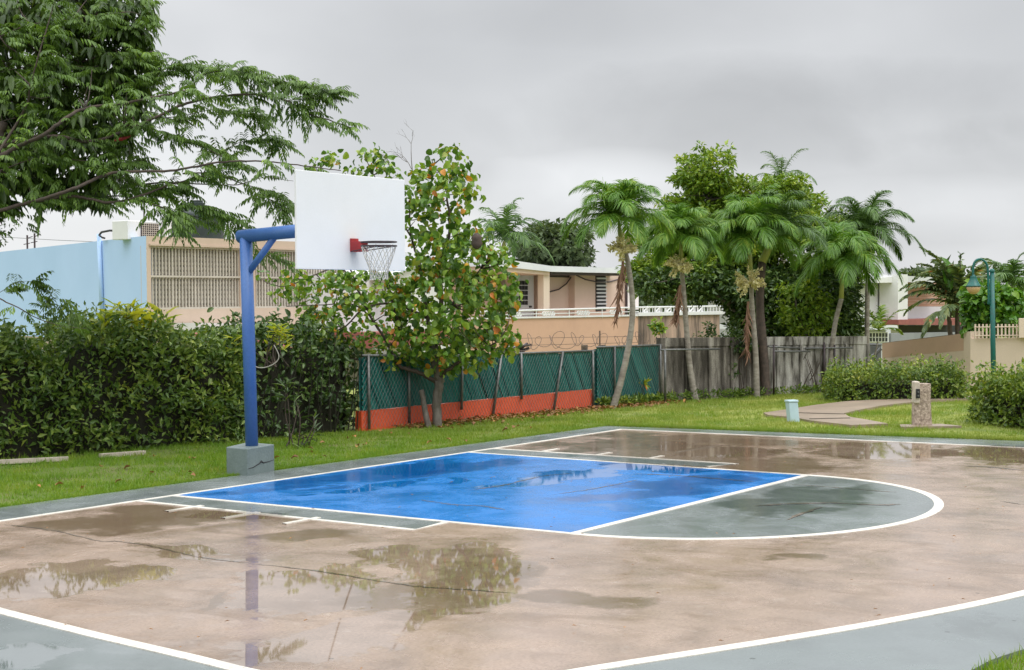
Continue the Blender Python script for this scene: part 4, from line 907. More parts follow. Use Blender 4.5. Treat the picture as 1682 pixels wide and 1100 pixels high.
sl_ = ex(MB(), [(322,530),(566,534),(566,545),(322,543)], YC+1.0, .95).build('floor_slab', m_white, bld)
a_ = MB(); q = [pl(318,545,YC+1.0), pl(566,548,YC+1.0), pl(566,572,YC+2.4), pl(300,566,YC+2.4)]
a_.v = [tuple(map(float, p)) for p in q]+[tuple(map(float, p-[0,0,.06])) for p in q]; a_.f = [(0,1,2,3),(7,6,5,4),(0,4,5,1),(1,5,6,2),(2,6,7,3),(3,7,4,0)]
a_.build('awning', m_awning, bld)
dpx, dpt = plv(168,527,.07), plv(162.5,384,.07)
tag(MB().tube([dpx, dpt], .07, 10).build('standpipe', m_bluew, None, True), 'light blue pipe running up the blue side wall of the building', 'pipe')
tag(MB().tube([plv(163,386,.1), plv(167,381,.15), plv(180,378.5,.1), plv(198,379,0), plv(208,384,-.2)], .035, 7).build('roof_cable', m_black, None, True), 'black cable looping over the roof edge of the blue building', 'cable')
tag(MB().tube([plv(163,386,.14), plv(168,390,.14), plv(172,391,.1)], .03, 7).build('roof_cable', m_black, None, True), 'short black cable end hanging by the blue pipe top', 'cable')
# roof things
ac = at(235,388,46.5); a = thing('air_conditioner', (ac[0], ac[1], ztop), 'white air conditioner unit with dark grille on the roof of the building', 'air conditioner')
xA, yA = ac[0], ac[1]; u_ = np.array([-1.,0,0])
pxl, pxr = pl(210,388,yA)[0], pl(261,388,yA)[0]; zt_ = pl(220,362,yA)[2]; gl, gr2 = pl(231,380,yA)[0], pl(260,380,yA)[0]
MB().box((pxr, yA-.7, ztop-.06), (pxl, yA, zt_)).build('casing', m_white, a, bevel=.02)
g = MB().box((gr2, yA+.003, ztop+.02), (gl, yA+.03, zt_-.06)).build('fan_grille', m_dark, a)
gg = MB()
for i in range(9): xx = gr2+(gl-gr2)*(i+.5)/9; gg.box((xx-.01, yA+.032, ztop+.02), (xx+.01, yA+.045, zt_-.06))
for i in range(7): zz = ztop+.04+(zt_-ztop-.12)*i/6; gg.box((gr2, yA+.046, zz-.008), (gl, yA+.055, zz+.008))
gg.build('bars', m_grille, g)
ab = at(274,388,47); tag(MB().box((ab[0]-.12, ab[1]-.2, ztop-.06), (ab[0]+.1, ab[1]+.1, pl(270,362,ab[1])[2])).build('roof_box', m_white, None, bevel=.01), 'narrow white box on the roof between air conditioner and tank', 'box')
tkc = at(325,388,48.5); s_ = 48.5/F; t = thing('water_tank', (tkc[0], tkc[1], ztop-.06), 'black ribbed rooftop water tank with a short neck', 'water tank')
R_ = 43*s_; Ht = (388-333)*s_*1.0
pf = [(R_*.98,0),(R_,.05)]+[(R_*(1-.02*(i % 2)), .1+i*Ht*.7/8) for i in range(9)]+[(R_*.93,Ht*.85),(R_*.7,Ht*.96),(R_*.3,Ht)]
MB().lathe((tkc[0], tkc[1], ztop-.06), pf, 28).build('body', m_tank, t, True)
MB().lathe((tkc[0], tkc[1], ztop-.06+Ht), [(12*s_,0),(12*s_,9*s_),(9*s_,10*s_),(9*s_,13*s_),(3*s_,13.5*s_)], 16).build('lid', m_tank, t)
for x, y0_, y1_, lb in ((237,388,326,'tall thin antenna mast above the air conditioner'),(57,404,383,'taller of two small antennas on the blue building'),(45,405,386,'shorter of two small antennas on the blue building')):
    zz = 47 if x > 100 else None; P0 = at(x, y0_, 47) if zz else plv(x, y0_, -.5); P1 = P0+[0,0,(y0_-y1_)*float((P0-CAM).dot(fw))/F]
    o = MB().tube([P0-[0,0,.3], P1], .022 if zz else .035, 5)
    if not zz: o.tube([P1-[0,0,.12], P1+rt*.2-[0,0,.05]], .02, 4); o.tube([P1-[0,0,.35]-rt*.14, P1-[0,0,.3]+rt*.1], .02, 4)
    tag(o.build('antenna', m_dark), lb, 'antenna')
tag(MB().tube([plv(-60,385,-.4), plv(20,390,-.4), plv(90,394,-.4), plv(158,397,-.4)], .012, 4).build('overhead_wire', m_galv), 'thin wire strung just above the roof of the blue building', 'wire')
# --- white house behind the tree
YW = at(640,500,52)[1]; wh = thing('white_house', (*(at(640,500,52)[:2]), -3.2), 'white gabled house glimpsed through the branches of the round-leaved tree', 'house')
EX([(567,450),(640,446),(640,560),(567,570)], YW, 5, 'wall', m_white, wh)
EX([(641,456),(690,432),(738,452),(738,640),(641,640)], YW+.6, 5, 'wall', m_white, wh)
EX([(637,456),(690,429),(742,452),(742,455),(690,432.5),(637,459.5)], YW+.8, 5.3, 'roof', m_white2, wh)
EX([(664,414),(673,414),(673,434),(664,434)], YW+.2, .4, 'chimney', m_greyh, wh)
EX([(612,546),(740,543),(740,566),(612,572)], YW+2.4, 1.7, 'awning', m_awning, wh)
# --- peach house
YT = at(835,525,60)[1]; ph = thing('peach_house', (*(at(930,520,61)[:2]), -3.2), 'peach two-storey house with white roof, terrace and louvred window', 'house')
YH = YT-1.4; YR = YT-.25
EX([(780,524.5),(1048,519.2),(1048,700),(780,720)], YT, .2, 'terrace_wall', m_peach, ph)
EX([(1048.3,519),(1182,516.5),(1182,690),(1048.3,700)], YT-.03, .2, 'stained_wall', m_stain, ph)
EX([(780,521.6),(1049,516.4),(1049,519.1),(780,524.3)], YT+.06, .35, 'coping', m_white, ph)
EX([(1049.4,513.2),(1196,510.8),(1196,515.8),(1049.4,518.8)], YT+.1, .5, 'ledge', m_white, ph)
MB().box((pl(1196,520,YT)[0]+.6, YT-4.5, pl(1000,522,YT)[2]-.25), (pl(780,520,YT)[0], YT-.21, pl(1000,522,YT)[2]-.05)).build('terrace_floor', m_peach2, ph)
MB().box((pl(1180,520,YT)[0], YT-4.5, -3.4), (pl(1182,520,YT)[0]+.1, YT-.24, pl(1180,519,YT)[2])).build('stained_wall', m_stain, ph)
# house body walls
EX([(780,446),(903,450),(903,545),(780,545)], YH-1.1, 5, 'porch_wall', m_peach2, ph)
EX([(903,448),(944,449),(944,545),(903,545)], YH-.3, 5.5, 'wall', m_peach2, ph)
bw = EX([(944,449),(1030,452),(1030,545),(944,545)], YH, 6, 'wall', m_peach2, ph)
EX([(893,447),(903,447),(903,535),(893,536)], YR-.2, .3, 'column', m_beige, ph, .01)
rf = EX([(812,426),(829,425.5),(905,436.5),(1020,440),(1032,442),(1032,448.6),(905,446),(812,436.5)], YR, 5.5, 'roof', m_white2, ph)
EX([(812,436.7),(903,446.2),(903,451.5),(812,444.5)], YR-.1, 3.0, 'beam', m_peach2, ph)
EX([(905,446.2),(1030,448.8),(1030,452.5),(905,450.5)], YR-.25, 3.0, 'fascia', m_dark, ph)
EX([(903,452),(944,452.5),(944,456),(903,455)], YH-.27, .02, 'fascia', m_dark, ph)
MB().tube([pl(1033,440,YR+.1), pl(1034,448,YR+.1), pl(1043,452,YR+.1), pl(1043,460,YR+.1)], .09, 8).build('gutter', m_white, ph)
MB().tube([pl(1029,455,YH+.08), pl(1029,520,YH+.08)], .06, 6).build('downpipe', m_dark, ph)
# door
YD = YH-1.08; x0, x1, z0, z1 = wr(843, 874, 451, 521, YD)
dr = MB().box((x0, YD, z0-.2), (x1, YD+.08, z1)).build('door', m_white, ph)
pn = MB()
for i in range(3):
    for j in range(5):
        a = wr(852.5+i*5.0, 856.6+i*5.0, 461+j*8.2, 467.6+j*8.2, YD+.085); pn.box((a[0], YD+.083, a[2]), (a[1], YD+.1, a[3]))
pn.build('pane', m_black, dr)
a = wr(869.5,872,502,505,YD+.1); MB().box((a[0], YD+.085, a[2]), (a[1], YD+.15, a[3])).build('handle', m_black, dr)
# louvred window
x0, x1, z0, z1 = wr(978, 994, 453, 507, YH+.003); wn = MB().box((x0, YH+.003, z0-.1), (x1, YH+.04, z1)).build('window', m_black, ph)
sl = MB()
for i in range(9): zz = z0+(z1-z0)*(i+.35)/9; sl.obox((x0+.01, YH+.07, zz), (x1-.01, YH+.07, zz), .05, .07)
sl.build('louvre', m_greyh, wn)
cb_ = MB(); cb_.tube([pl(903,479,YH-.2), pl(918,475,YH-.2), pl(930,466,YH-.2), pl(941,451,YH-.2)], .03, 5); cb_.build('cable', m_dark, ph)
cb2 = MB(); cb2.tube([pl(947,452,YH+.05), pl(962,459,YH+.05), pl(982,463,YH+.15), pl(1000,463,YH+.05), pl(1025,456,YH+.05)], .03, 5); cb2.build('cable', m_dark, ph)
mt = MB(); mt.tube([pl(886+4*math.cos(t), 492+10*math.sin(t), YD+.1) for t in np.linspace(0, 6.28, 16)], .03, 5, False); mt.tube([pl(887,455,YD+.1), pl(887,480,YD+.1)], .02, 4); mt.build('hose', m_dark, ph)
# railing
rl = MB(); yr_ = YT+.02
def rline(L_, r=.028): rl.tube([pl(x, y, yr_) for x, y in L_], r, 6)
rline([(790,511.6),(1049,504.6),(1195,502.5)], .04); rline([(790,517.5),(1049,511.5)], .02)
for x in list(range(800, 1045, 27)): rline([(x, 511.6-(x-790)*.027), (x, 522)], .022)
for x in (846, 901, 958, 1012):
    y = 517.5-(x-790)*.023
    for k in range(5): rl.tube([pl(x-8+k*4+2.3*math.cos(t), y+2.8*math.sin(t), yr_) for t in np.linspace(0, 6.28, 10)], .028, 5, False)
for x in range(1052, 1192, 5):
    rl.tube([pl(x, 503.8, yr_), pl(x, 514, yr_)], .02, 4)
for x in (1060, 1080, 1098, 1120, 1136, 1150):
    rl.tube([pl(x-4, 504, yr_), pl(x-4, 513, yr_), pl(x+4, 512.5, yr_), pl(x+4, 504, yr_), pl(x-4, 513, yr_)], .045, 5)
rl.build('railing', m_white, ph)
wb = EX([(1040,470),(1049,472),(1049,508),(1040,508)], YH-2, .6, 'side_wall', m_white, ph)
# --- white modern house at right
YN = at(1450,500,80)[1]; nh = thing('modern_house', (*(at(1470,500,81)[:2]), -3.2), 'white flat-roofed two-storey house with a peach brick bay at right', 'house')
EX([(1398,466),(1476,463.5),(1476,700),(1398,700)], YN, 8, 'wall', m_greyh, nh)
EX([(1394,459),(1478,453.5),(1478,463.4),(1394,465.9)], YN+.8, 9, 'roof', m_white, nh)
EX([(1475,450.5),(1491,450.5),(1491,532),(1475,532)], YN+1.1, 1.0, 'pillar', m_white, nh)
EX([(1491.2,453),(1560,456),(1560,465),(1491.2,463)], YN+.7, 8, 'roof', m_greyh, nh)
EX([(1491.2,463.2),(1560,465.2),(1560,503),(1491.2,503)], YN-.6, 8, 'brick_bay', m_brick, nh)
bj = MB()
for y in np.arange(466, 502, 4.5): ex(bj, [(1491.2,y),(1560,y+.3),(1560,y+.9),(1491.2,y+.6)], YN-.57, .02)
bj.build('brick_joints', m_peach2, nh)
EX([(1491.2,503.2),(1560,503.2),(1560,523),(1491.2,523)], YN-.6, 8, 'lower_wall', m_greyh, nh)
EX([(1476,525),(1600,522),(1600,534),(1476,533)], YN+1.4, 6, 'porch_roof', m_awning, nh)
EX([(1476,534.2),(1600,534.2),(1600,700),(1476,700)], YN-.2, 6, 'porch_wall', m_black, nh)
YG = at(1440,550,58)[1]; gh = thing('grey_outbuilding', (*(at(1435,550,59)[:2]), -3.2), 'low grey building with white-framed window below the white house', 'outbuilding')
EX([(1395,541.5),(1463,541.5),(1463,700),(1395,700)], YG, 4, 'wall', m_greyh, gh)
EX([(1390,532),(1474,534),(1476,541.3),(1390,541.3)], YG+.5, 5, 'roof', m_white2, gh)
wv = EX([(1427,545),(1460,545),(1460,562),(1427,562)], YG+.06, .06, 'window', m_white, gh)
pn = MB()
for i in range(6):
    for j in range(2): ex(pn, [(1429.5+i*5.1,547+j*7.5),(1432.3+i*5.1,547+j*7.5),(1432.3+i*5.1,553+j*7.5),(1429.5+i*5.1,553+j*7.5)], YG+.08, .015)
pn.build('pane', m_black, wv)
EX([(1463.3,547),(1600,545),(1600,700),(1463.3,700)], YG+.1, .2, 'boundary_wall', m_grey2, gh)
# brown roof piece left
tag(EX([(1392,548),(1416,537),(1420,541),(1398,553)], YG+1.5, 1.5, 'lean_roof', m_twig, None), 'small brown lean-to roof beside the grey outbuilding', 'roof')
# --- tan and beige walls at right
def wall_seg(name, pa, pb, Za, Zb_, th, m, parent, za=None, zb=None):
    """vertical wall between two pixels of its top edge; base at ground or at given bottom pixels"""
    A = at(*pa, Za); B = at(*pb, Zb_); d = unit((B-A)[:2]); o = np.array([-d[1], d[0]])
    if (CAM[:2]-A[:2]).dot(o) > 0: o = -o
    z0a = -.1 if za is None else at(*za, Za)[2]; z0b = -.1 if zb is None else at(*zb, Zb_)[2]
    return MB().prism([A[:2], B[:2], B[:2]+o*th, A[:2]+o*th], [z0a, z0b, z0b, z0a], [A[2], B[2], B[2], A[2]]).build(name, m, parent)
tw_ = thing('garden_wall', (*at(1500,600,41)[:2], 0), 'two-tone wall, tan over beige, rising to the right behind the hedge', 'wall')
wall_seg('upper_band', (1449,564), (1583,548), 43, 38.5, .22, m_tan, tw_, (1449,588), (1583,575.5))
wall_seg('lower_band', (1449,588.15), (1583,575.65), 43, 38.5, .2, m_beige, tw_)
wall_seg('coping', (1449,563), (1583,547), 43, 38.5, .24, m_stain, tw_, (1449,563.9), (1583,547.9))
bwl = thing('garden_wall', (*at(1640,600,37)[:2], 0), 'plain beige wall topped with bars behind the street lamp', 'wall')
wall_seg('pillar', (1583,545), (1594,544), 38.3, 37.9, .35, m_beige, bwl)
wall_seg('wall', (1594,556), (1800,552), 37.8, 36.3, .2, m_beige, bwl)
wall_seg('pillar', (1674,523), (1700,522), 37.0, 36.9, .3, m_beige, bwl, (1674,554.5), (1700,553.5))
gb = MB()
for x in np.arange(1602, 1800, 6.2):
    if 1673 < x < 1701: continue
    Zx = 37.7+(36.3-37.7)*(x-1594)/206; gb.tube([at(x,555.5,Zx), at(x,532,Zx)], .022, 6)
for y in (537, 551): gb.tube([at(1600,y,37.65), at(1673,y-.5,37.15)], .015, 5)
gb.build('bars', m_beige, bwl)
gt = thing('gate', (*at(1424,600,42.5)[:2], 0), 'dark slatted gate between the grey wall and the tan wall', 'gate'); g = MB()
for x in np.arange(1402, 1448, 3.1): g.obox(at(x,562+(x-1402)*.04,42.5)*1.0, np.array([*at(x,600,42.5)[:2], .05]), .07, .02)
g.build('slats', m_grey2, gt); g = MB(); g.tube([at(1401,566,42.4), at(1448,566,42.4)], .03, 6); g.tube([at(1401,596,42.4), at(1448,596,42.4)], .03, 6); g.tube([at(1405,592,41.8), at(1422,590,41.8), at(1436,583,41.8), at(1447,572,41.8)], .05, 6); g.build('gate_frame', m_galv, gt)
# ============================================================ fences and walls in the middle
FA, FB = gp(594,705.5), gp(976,668); FC = gp(1085,658); FD = gp(1405,640)
def zpx(P, py):                                 # z of pixel row py above plan point P
    Zp = float((np.array([P[0],P[1],0])-CAM).dot(fw)); 
    k = Zp/F; z_ = CAM[2]+Zp*fw[2]; 
    # solve along vertical through P
    a = project((P[0],P[1],0))[1]; b = project((P[0],P[1],1))[1]; return (a-py)/(a-b)
def project(P):
    d = np.array(P, float)-CAM; z_ = d.dot(fw); return 841+F*d.dot(rt)/z_, 550-F*d.dot(up)/z_
rw = thing('low_wall', (*(FA+FB)[:2]/2, 0), 'low bright red wall at the foot of the green fence', 'wall')
d_ = unit((FB-FA)[:2]); o_ = np.array([d_[1], -d_[0]]); o_ = o_ if o_.dot(CAM[:2]-FA[:2]) > 0 else -o_   # towards court
hA, hB = zpx(FA, 675.5), zpx(FB, 638.8)
n = 16; top = [];
mb = MB()
for i in range(n):
    t0, t1 = i/n, (i+1)/n; a = FA[:2]+(FB-FA)[:2]*t0; b = FA[:2]+(FB-FA)[:2]*t1; ha = hA+(hB-hA)*t0+.01*math.sin(i*2.3); hb = hA+(hB-hA)*t1+.01*math.sin((i+1)*2.3)
    k = len(mb.v); mb.v += [(*a,-.1),(*b,-.1),(*b,hb),(*a,ha),(*(a-o_*.16),-.1),(*(b-o_*.16),-.1),(*(b-o_*.16),hb),(*(a-o_*.16),ha)]
    mb.f += [(k,k+1,k+2,k+3),(k+3,k+2,k+6,k+7),(k+7,k+6,k+5,k+4)]
    if i == 0: mb.f.append((k,k+3,k+7,k+4))
    if i == n-1: mb.f.append((k+1,k+5,k+6,k+2))
mb.v = [tuple(map(float, v)) for v in mb.v]; mb.build('wall', m_rwall, rw)
hl_ = lambda x: zpx(FA[:2]+(FB-FA)[:2]*x, 584.5+(576.5-584.5)*max(0,(x-.35)/.65))
def fence(A, B, base_fn, top_fn, label, posts, sp=.046, wd=.054, wire_full=True, slant=.5):
    A = A[:2]; B = B[:2]; Lf = np.linalg.norm(B-A); d = (B-A)/Lf; o = np.array([d[1], -d[0]]); o = o if o.dot(CAM[:2]-A) > 0 else -o
    t = thing('chain_link_fence', (*(A+B)/2, 0), label, 'fence'); P = []; Fc = []; s = -1.0
    def q(s, h, f): return (*(A+d*s+o*f), h)
    while s < Lf+.2:
        h0 = base_fn(min(max(s,0),Lf)/Lf); h1 = top_fn(min(max(s,0),Lf)/Lf); H = h1-h0; w_ = wd*(.72+.5*rng.random()); ff = .006*rng.random()
        # clip the slanting strip to the panel
        tt = [0, 1]
        xs0, xs1 = s, s+slant*H                   # top at s, bottom further along
        lo_t = 0 if xs0 >= 0 else (0-xs0)/(xs1-xs0); hi_t = 1 if xs1 <= Lf else (Lf-xs0)/(xs1-xs0)
        if lo_t < hi_t and rng.random() > .02:
            a0 = xs0+(xs1-xs0)*lo_t; a1 = xs0+(xs1-xs0)*hi_t; z_0 = h1-H*lo_t; z_1 = h1-H*hi_t; k = len(P); tw_ = rng.normal()*.005
            P += [q(a0,z_0,ff+tw_), q(min(a0+w_,Lf),z_0,ff-tw_), q(min(a1+w_,Lf),z_1,ff-tw_), q(a1,z_1,ff+tw_)]; Fc.append((k,k+1,k+2,k+3))
        s += sp
    link(fast_mesh('slats', np.array(P), np.array(Fc), 4), 'slats', m_slat, t)
    sc_ = MB(); K = 12
    for i in range(K): sc_.prism([q(Lf*i/K,0,-.05)[:2], q(Lf*(i+1)/K-.002,0,-.05)[:2], q(Lf*(i+1)/K-.002,0,-.058)[:2], q(Lf*i/K,0,-.058)[:2]], [base_fn(i/K), base_fn((i+1)/K), base_fn((i+1)/K), base_fn(i/K)], [top_fn(i/K)-.03, top_fn((i+1)/K)-.03, top_fn((i+1)/K)-.03, top_fn(i/K)-.03])
    sc_.build('screen', m_screen, t)
    w_ = MB(); s = -1.2; lowz = .02
    while s < Lf:
        for sg in (1, -1):
            h1 = top_fn(min(max(s,0),Lf)/Lf); H = h1-(lowz if wire_full else base_fn(min(max(s,0),Lf)/Lf)); x0, x1 = (s, s+H*.62) if sg > 0 else (s+H*.62, s)
            if x0 == x1: continue
            def cl_(x): return (x-x0)/(x1-x0)
            t0, t1 = 0, 1; a, b = sorted((cl_(0), cl_(Lf))); t0 = max(t0, a); t1 = min(t1, b)
            if t0 < t1: w_.tube([q(x0+(x1-x0)*t0, h1-H*t0, .03+.004*sg), q(x0+(x1-x0)*t1, h1-H*t1, .03+.004*sg)], .0026, 3, False)
        s += .085
    w_.build('wire_mesh', m_galv, t)
    MB().tube([q(0, top_fn(0)+.01, .03), q(Lf/3, top_fn(.333)+.01, .03), q(Lf*2/3, top_fn(.667)+.01, .03), q(Lf, top_fn(1)+.01, .03)], .022, 8).build('top_rail', m_galv, t, True)
    for (fx, lean, z0_) in posts:
        MB().tube([q(fx*Lf-lean*.3, z0_, .055), q(fx*Lf+lean, top_fn(fx)+.02, .055)], .026, 8).build('post', m_galv, t, True)
    return t
fence(FA-[0,0,0], FB, lambda x: hA+(hB-hA)*x+.012, hl_, 'chain-link fence with teal slats above the low red wall', [(.02,0,0),(.17,.0,0),(.38,.03,.2),(.52,.22,0),(.64,0,.3),(.80,.25,0),(.985,0,0)])
ztp = lambda x: zpx(FB[:2]+(FC-FB)[:2]*x, 571-4*x)
fence(FB+(FC-FB)*.03, FC, lambda x: .02, ztp, 'teal slatted chain-link panel between the concrete posts, right of the red wall', [(.25,0,0),(.97,0,0)], slant=.55)
for i, (px, y0_, y1_, w2, lb) in enumerate(((968,668,566,.11,'stained peach concrete post at the right end of the red wall'),(998,666,566,.10,'stained peach concrete post behind the leaning palm trunk'),(1091,657,567,.16,'wide dark stained concrete post where the teal fence meets the grey wall'))):
    b = gp(px, y0_)+np.array([*(-o_*.12), 0]); z1 = zpx(b, y1_); mb = MB().box((b[0]-w2/2, b[1]-w2/2, -.1), (b[0]+w2/2, b[1]+w2/2, z1))
    tag(mb.build('concrete_post', m_oldp if i < 2 else m_old, None, bevel=.012), lb, 'post')
# back edge of fence cloth rising to the right
# weathered walls
W0 = FC[:2]-o_*.1; W1 = gp(1243,648)[:2]-o_*.15; W2 = gp(1432,638)[:2]-o_*.15
def oldwall(A, B, ya, yb, label, m, npan, capm):
    t = thing('concrete_wall', (*(A+B)/2, 0), label, 'wall'); za, zb2 = zpx(A, ya), zpx(B, yb); d = unit(B-A); o = np.array([d[1],-d[0]]); o = o if o.dot(CAM[:2]-A) > 0 else -o; Lw = np.linalg.norm(B-A)
    MB().prism([A, B, B-o*.12, A-o*.12], -.1, [za-.2, zb2-.2, zb2-.2, za-.2]).build('panel', m, t)
    MB().prism([A+o*.02, B+o*.02, B-o*.14, A-o*.14], [za-.197, zb2-.197, zb2-.197, za-.197], [za, zb2, zb2, za]).build('cap_beam', capm, t)
    for i in range(npan+1):
        p = A+(B-A)*(i/npan)*.995+d*.02; MB().prism([p+o*.045, p+d*.09+o*.045, p+d*.09+o*.0, p+o*.0], -.1, za+(zb2-za)*i/npan-.199).build('pilaster', m, t)
    return t
oldwall(W0+unit(W1-W0)*.12, W1, 555, 553.5, 'dark stained concrete wall with vines behind the small palm', m_old, 4, m_old)
oldwall(W1+unit(W2-W1)*.01, W2, 553.4, 552, 'pale grey weathered board-marked wall behind the widest palm', m_oldl, 5, m_oldl)
# pipe fence in front of it
def pipefence(pts, rails, label):
    t = thing('pipe_fence', gp(*pts[0][0]), label, 'fence')
    for (b, ty) in pts:
        B = gp(*b); MB().tube([B, [B[0], B[1], zpx(B, ty)]], .026, 8).build('post', m_galv if ty > 572 else m_dark, t, True)
    for (x0, y0_, x1, y1_, Z0, Z1) in rails: MB().tube([at(x0,y0_,Z0), at(x1,y1_,Z1)], .022, 8).build('rail', m_galv, t, True)
    return t
Zq = lambda x, y: float((gp(x, y)-CAM).dot(fw))
pipefence([((1093,660),575)], [(1086,574.5,1182,573,Zq(1093,660),Zq(1093,660)+1.4)], 'thin steel pipe rail and post before the dark stained wall')
pipefence([((1271,648),566),((1354,642),562),((1371,641),566)], [(1262,569,1320,572,Zq(1271,648),Zq(1340,643)),(1322,572,1400,571,Zq(1340,643),Zq(1400,640)),(1271,577,1330,577,Zq(1271,648),Zq(1340,643))], 'dark pipe fence posts and rail before the pale grey wall')
# sloping dead stems on the pale wall
t = thing('vine_stems', gp(1300,645), 'bare dark climber stems crossing the pale grey wall', 'vine'); v = MB()
for a, b, c in (((1297,638),(1290,600),(1303,575)),((1310,640),(1316,600),(1326,578)),((1339,641),(1330,605),(1322,585)),((1346,642),(1335,612),(1327,590)),((1318,640),(1326,620),(1335,606)),((1286,640),(1282,610),(1289,590)),((1365,640),(1378,618),(1392,600)),((1300,610),(1280,618),(1272,622)),((1330,625),(1345,600),(1350,575))):
    Zv = Zq(1330,643)-.02; branch(v, [at(*a, Zv), at(*b, Zv), at(*c, Zv)], .016, .008, 5, 4)
v.build('stem', m_twig, t)
def climber(name, polys, Z, n, nl, L0, m, label, base):
    t = thing(name, base, label, 'vine'); cs = np.concatenate([crown_points(p, Z_, .12, k) for p, Z_, k in polys]); v = MB()
    for c in cs[::4]: branch(v, [np.array([c[0]+random.gauss(0,.06), c[1], 0]) if len(polys) > 1 else at(1078,553,57.9), (c+[0,0,0])*.5+np.array([c[0],c[1],0])*.5+rng.normal(size=3)*.05, c], .01, .004, 4, 3)
    v.build('stem', m_twig, t); clumps(cs, nl, .11, L0, L0*.6, KITE, 'foliage', m, t, .3, .3); return t
Zw = Zq(1170,652)
climber('climber', [([(1140,548),(1165,532),(1205,540),(1235,545),(1240,570),(1215,580),(1205,645),(1180,645),(1185,590),(1150,575)], Zw+.5, 80), ([(1095,560),(1120,565),(1125,640),(1100,645)], Zw-.1, 26)], Zw, 0, 12, .09, m_hedgedk, 'dark green climber trailing over the stained wall beside the small palm', gp(1200,650))
climber('climber', [([(1070,530),(1085,525),(1090,545),(1078,550)], 58, 14)], 58, 0, 14, .16, m_round, 'small green plant growing from the stained terrace wall', [*(at(1078,540,58)[:2]), -3.2])
# orange bromeliad on the fence
b = gp(1056,660); t = thing('bromeliad', b, 'small orange and yellow bromeliad against the teal fence', 'plant'); c = at(1056,628,Zq(1056,660)-.1); n = 26
MB().tube([b-[0,0,.05], c], .02, 6).build('stem', m_twig, t)
dd = unit(rng.normal(size=(n,3))*[1,1,.5]+[0,0,.5]); leaves('foliage', np.repeat([c], n, 0), dd, rdir(n), np.full(n,.22), np.full(n,.05), LANCE, m_yleaf, t)
dd = unit(rng.normal(size=(9,3))*[.6,.6,.3]+[0,0,-.8]); leaves('flower', np.repeat([c+[0,0,-.02]], 9, 0), dd, rdir(9), np.full(9,.2), np.full(9,.07), LANCE, leafm('orange bract', [(0,(.7,.28,.02)),(1,(.75,.2,.02))], .5, .2), t)
# razor wire
rz = thing('razor_wire', at(950,560,35), 'loose rusty coils of razor wire above the teal fence', 'razor wire'); rz_m = MB(); P = []
for t_ in np.linspace(0, 1, 190):
    x = 845+215*t_; ph_ = t_*2*math.pi*12; r_ = .17+.05*math.sin(t_*21); c = at(x, 560+2*math.sin(t_*11), 34.2+1.0*t_); P.append(c+rt*r_*math.cos(ph_)*(.7+.5*math.sin(t_*37))+np.array([0,0,1])*r_*math.sin(ph_)*.95+fw*.1*math.sin(ph_))
rz_m.tube(P, .0065, 4, False); rz_m.build('coil', m_wire, rz)
rs = MB(); rs.tube([at(820,556,34.2), at(1060,552,35.2)], .006, 4); rs.tube([at(820,568,34.2), at(1060,562,35.2)], .006, 4); rs.tube([np.array([*at(985,560,34.8)[:2], .9]), at(985,543,34.8)], .02, 5); rs.build('strand', m_wire, rz)
# sheet metal pile
sp_ = thing('scrap_pile', (*at(850,575,36)[:2], 0), 'dark pile of sheet metal and bars just above the rail, left of the razor wire', 'scrap pile'); s2 = MB()
for a, b, w_ in (((824,572),(862,566),.5),((826,578),(858,572),.4)): s2.obox(at(*a,36), at(*b,36.3), w_, .02)
s2.build('sheet', m_galv, sp_); s2 = MB()
for a, b in (((845,580),(866,564)),((836,579),(855,566)),((850,582),(868,571)),((848,570),(872,566))): s2.obox(at(*a,35.8), at(*b,36.2), .05, .05)
s2.build('bar', m_dark, sp_)
s3 = MB()
for x in (832, 856): s3.tube([np.array([*at(x,578,36.1)[:2], -.2]), at(x,573,36.1)], .04, 5)
s3.build('stand', m_dark, sp_)
# ============================================================ street lamp
lb2 = gp(1633,656); lt = thing('street_lamp', lb2, 'green gooseneck street lamp with bell shade behind the right hedges', 'street lamp'); Zl = float((lb2-CAM).dot(fw)); s_ = Zl/F
MB().tube([lb2-[0,0,.1], at(1631,560,Zl), at(1629.5,446,Zl)], [.062,.056,.05], 14).build('pole', m_lamp, lt, True)
MB().lathe(at(1629.5,447,Zl), [(.05,0),(.065,.01),(.065,.04),(.03,.08)], 12).build('cap', m_lamp, lt)
MB().tube([at(x, y, Zl) for x, y in crv([(1624,500),(1623.5,470),(1622.5,442),(1619,431),(1611,425.5),(1603,428),(1599,436),(1598,452)], 6)], .026, 8).build('arm', m_lamp, lt, True)
cl_ = MB()
for y in (456, 478, 497): cl_.obox(at(1622,y,Zl), at(1632,y,Zl), .03, .06)
cl_.build('bracket', m_lamp, lt)
L0_ = at(1599, 470.5, Zl)
MB().lathe(L0_, [(12.3*s_,0),(12.3*s_,1.2*s_),(10.5*s_,3*s_),(8*s_,8*s_),(6.4*s_,11*s_),(5*s_,16*s_),(5.2*s_,17*s_),(2.2*s_,18*s_),(2.2*s_,20*s_)], 22).build('lamp_shade', m_lamp, lt, True)
MB().lathe(L0_-[0,0,12.5*s_], [(1*s_,0),(5*s_,.8*s_),(9*s_,4.5*s_),(10.8*s_,9*s_),(11.2*s_,12.4*s_)], 22).build('lens', m_lens, lt, True)
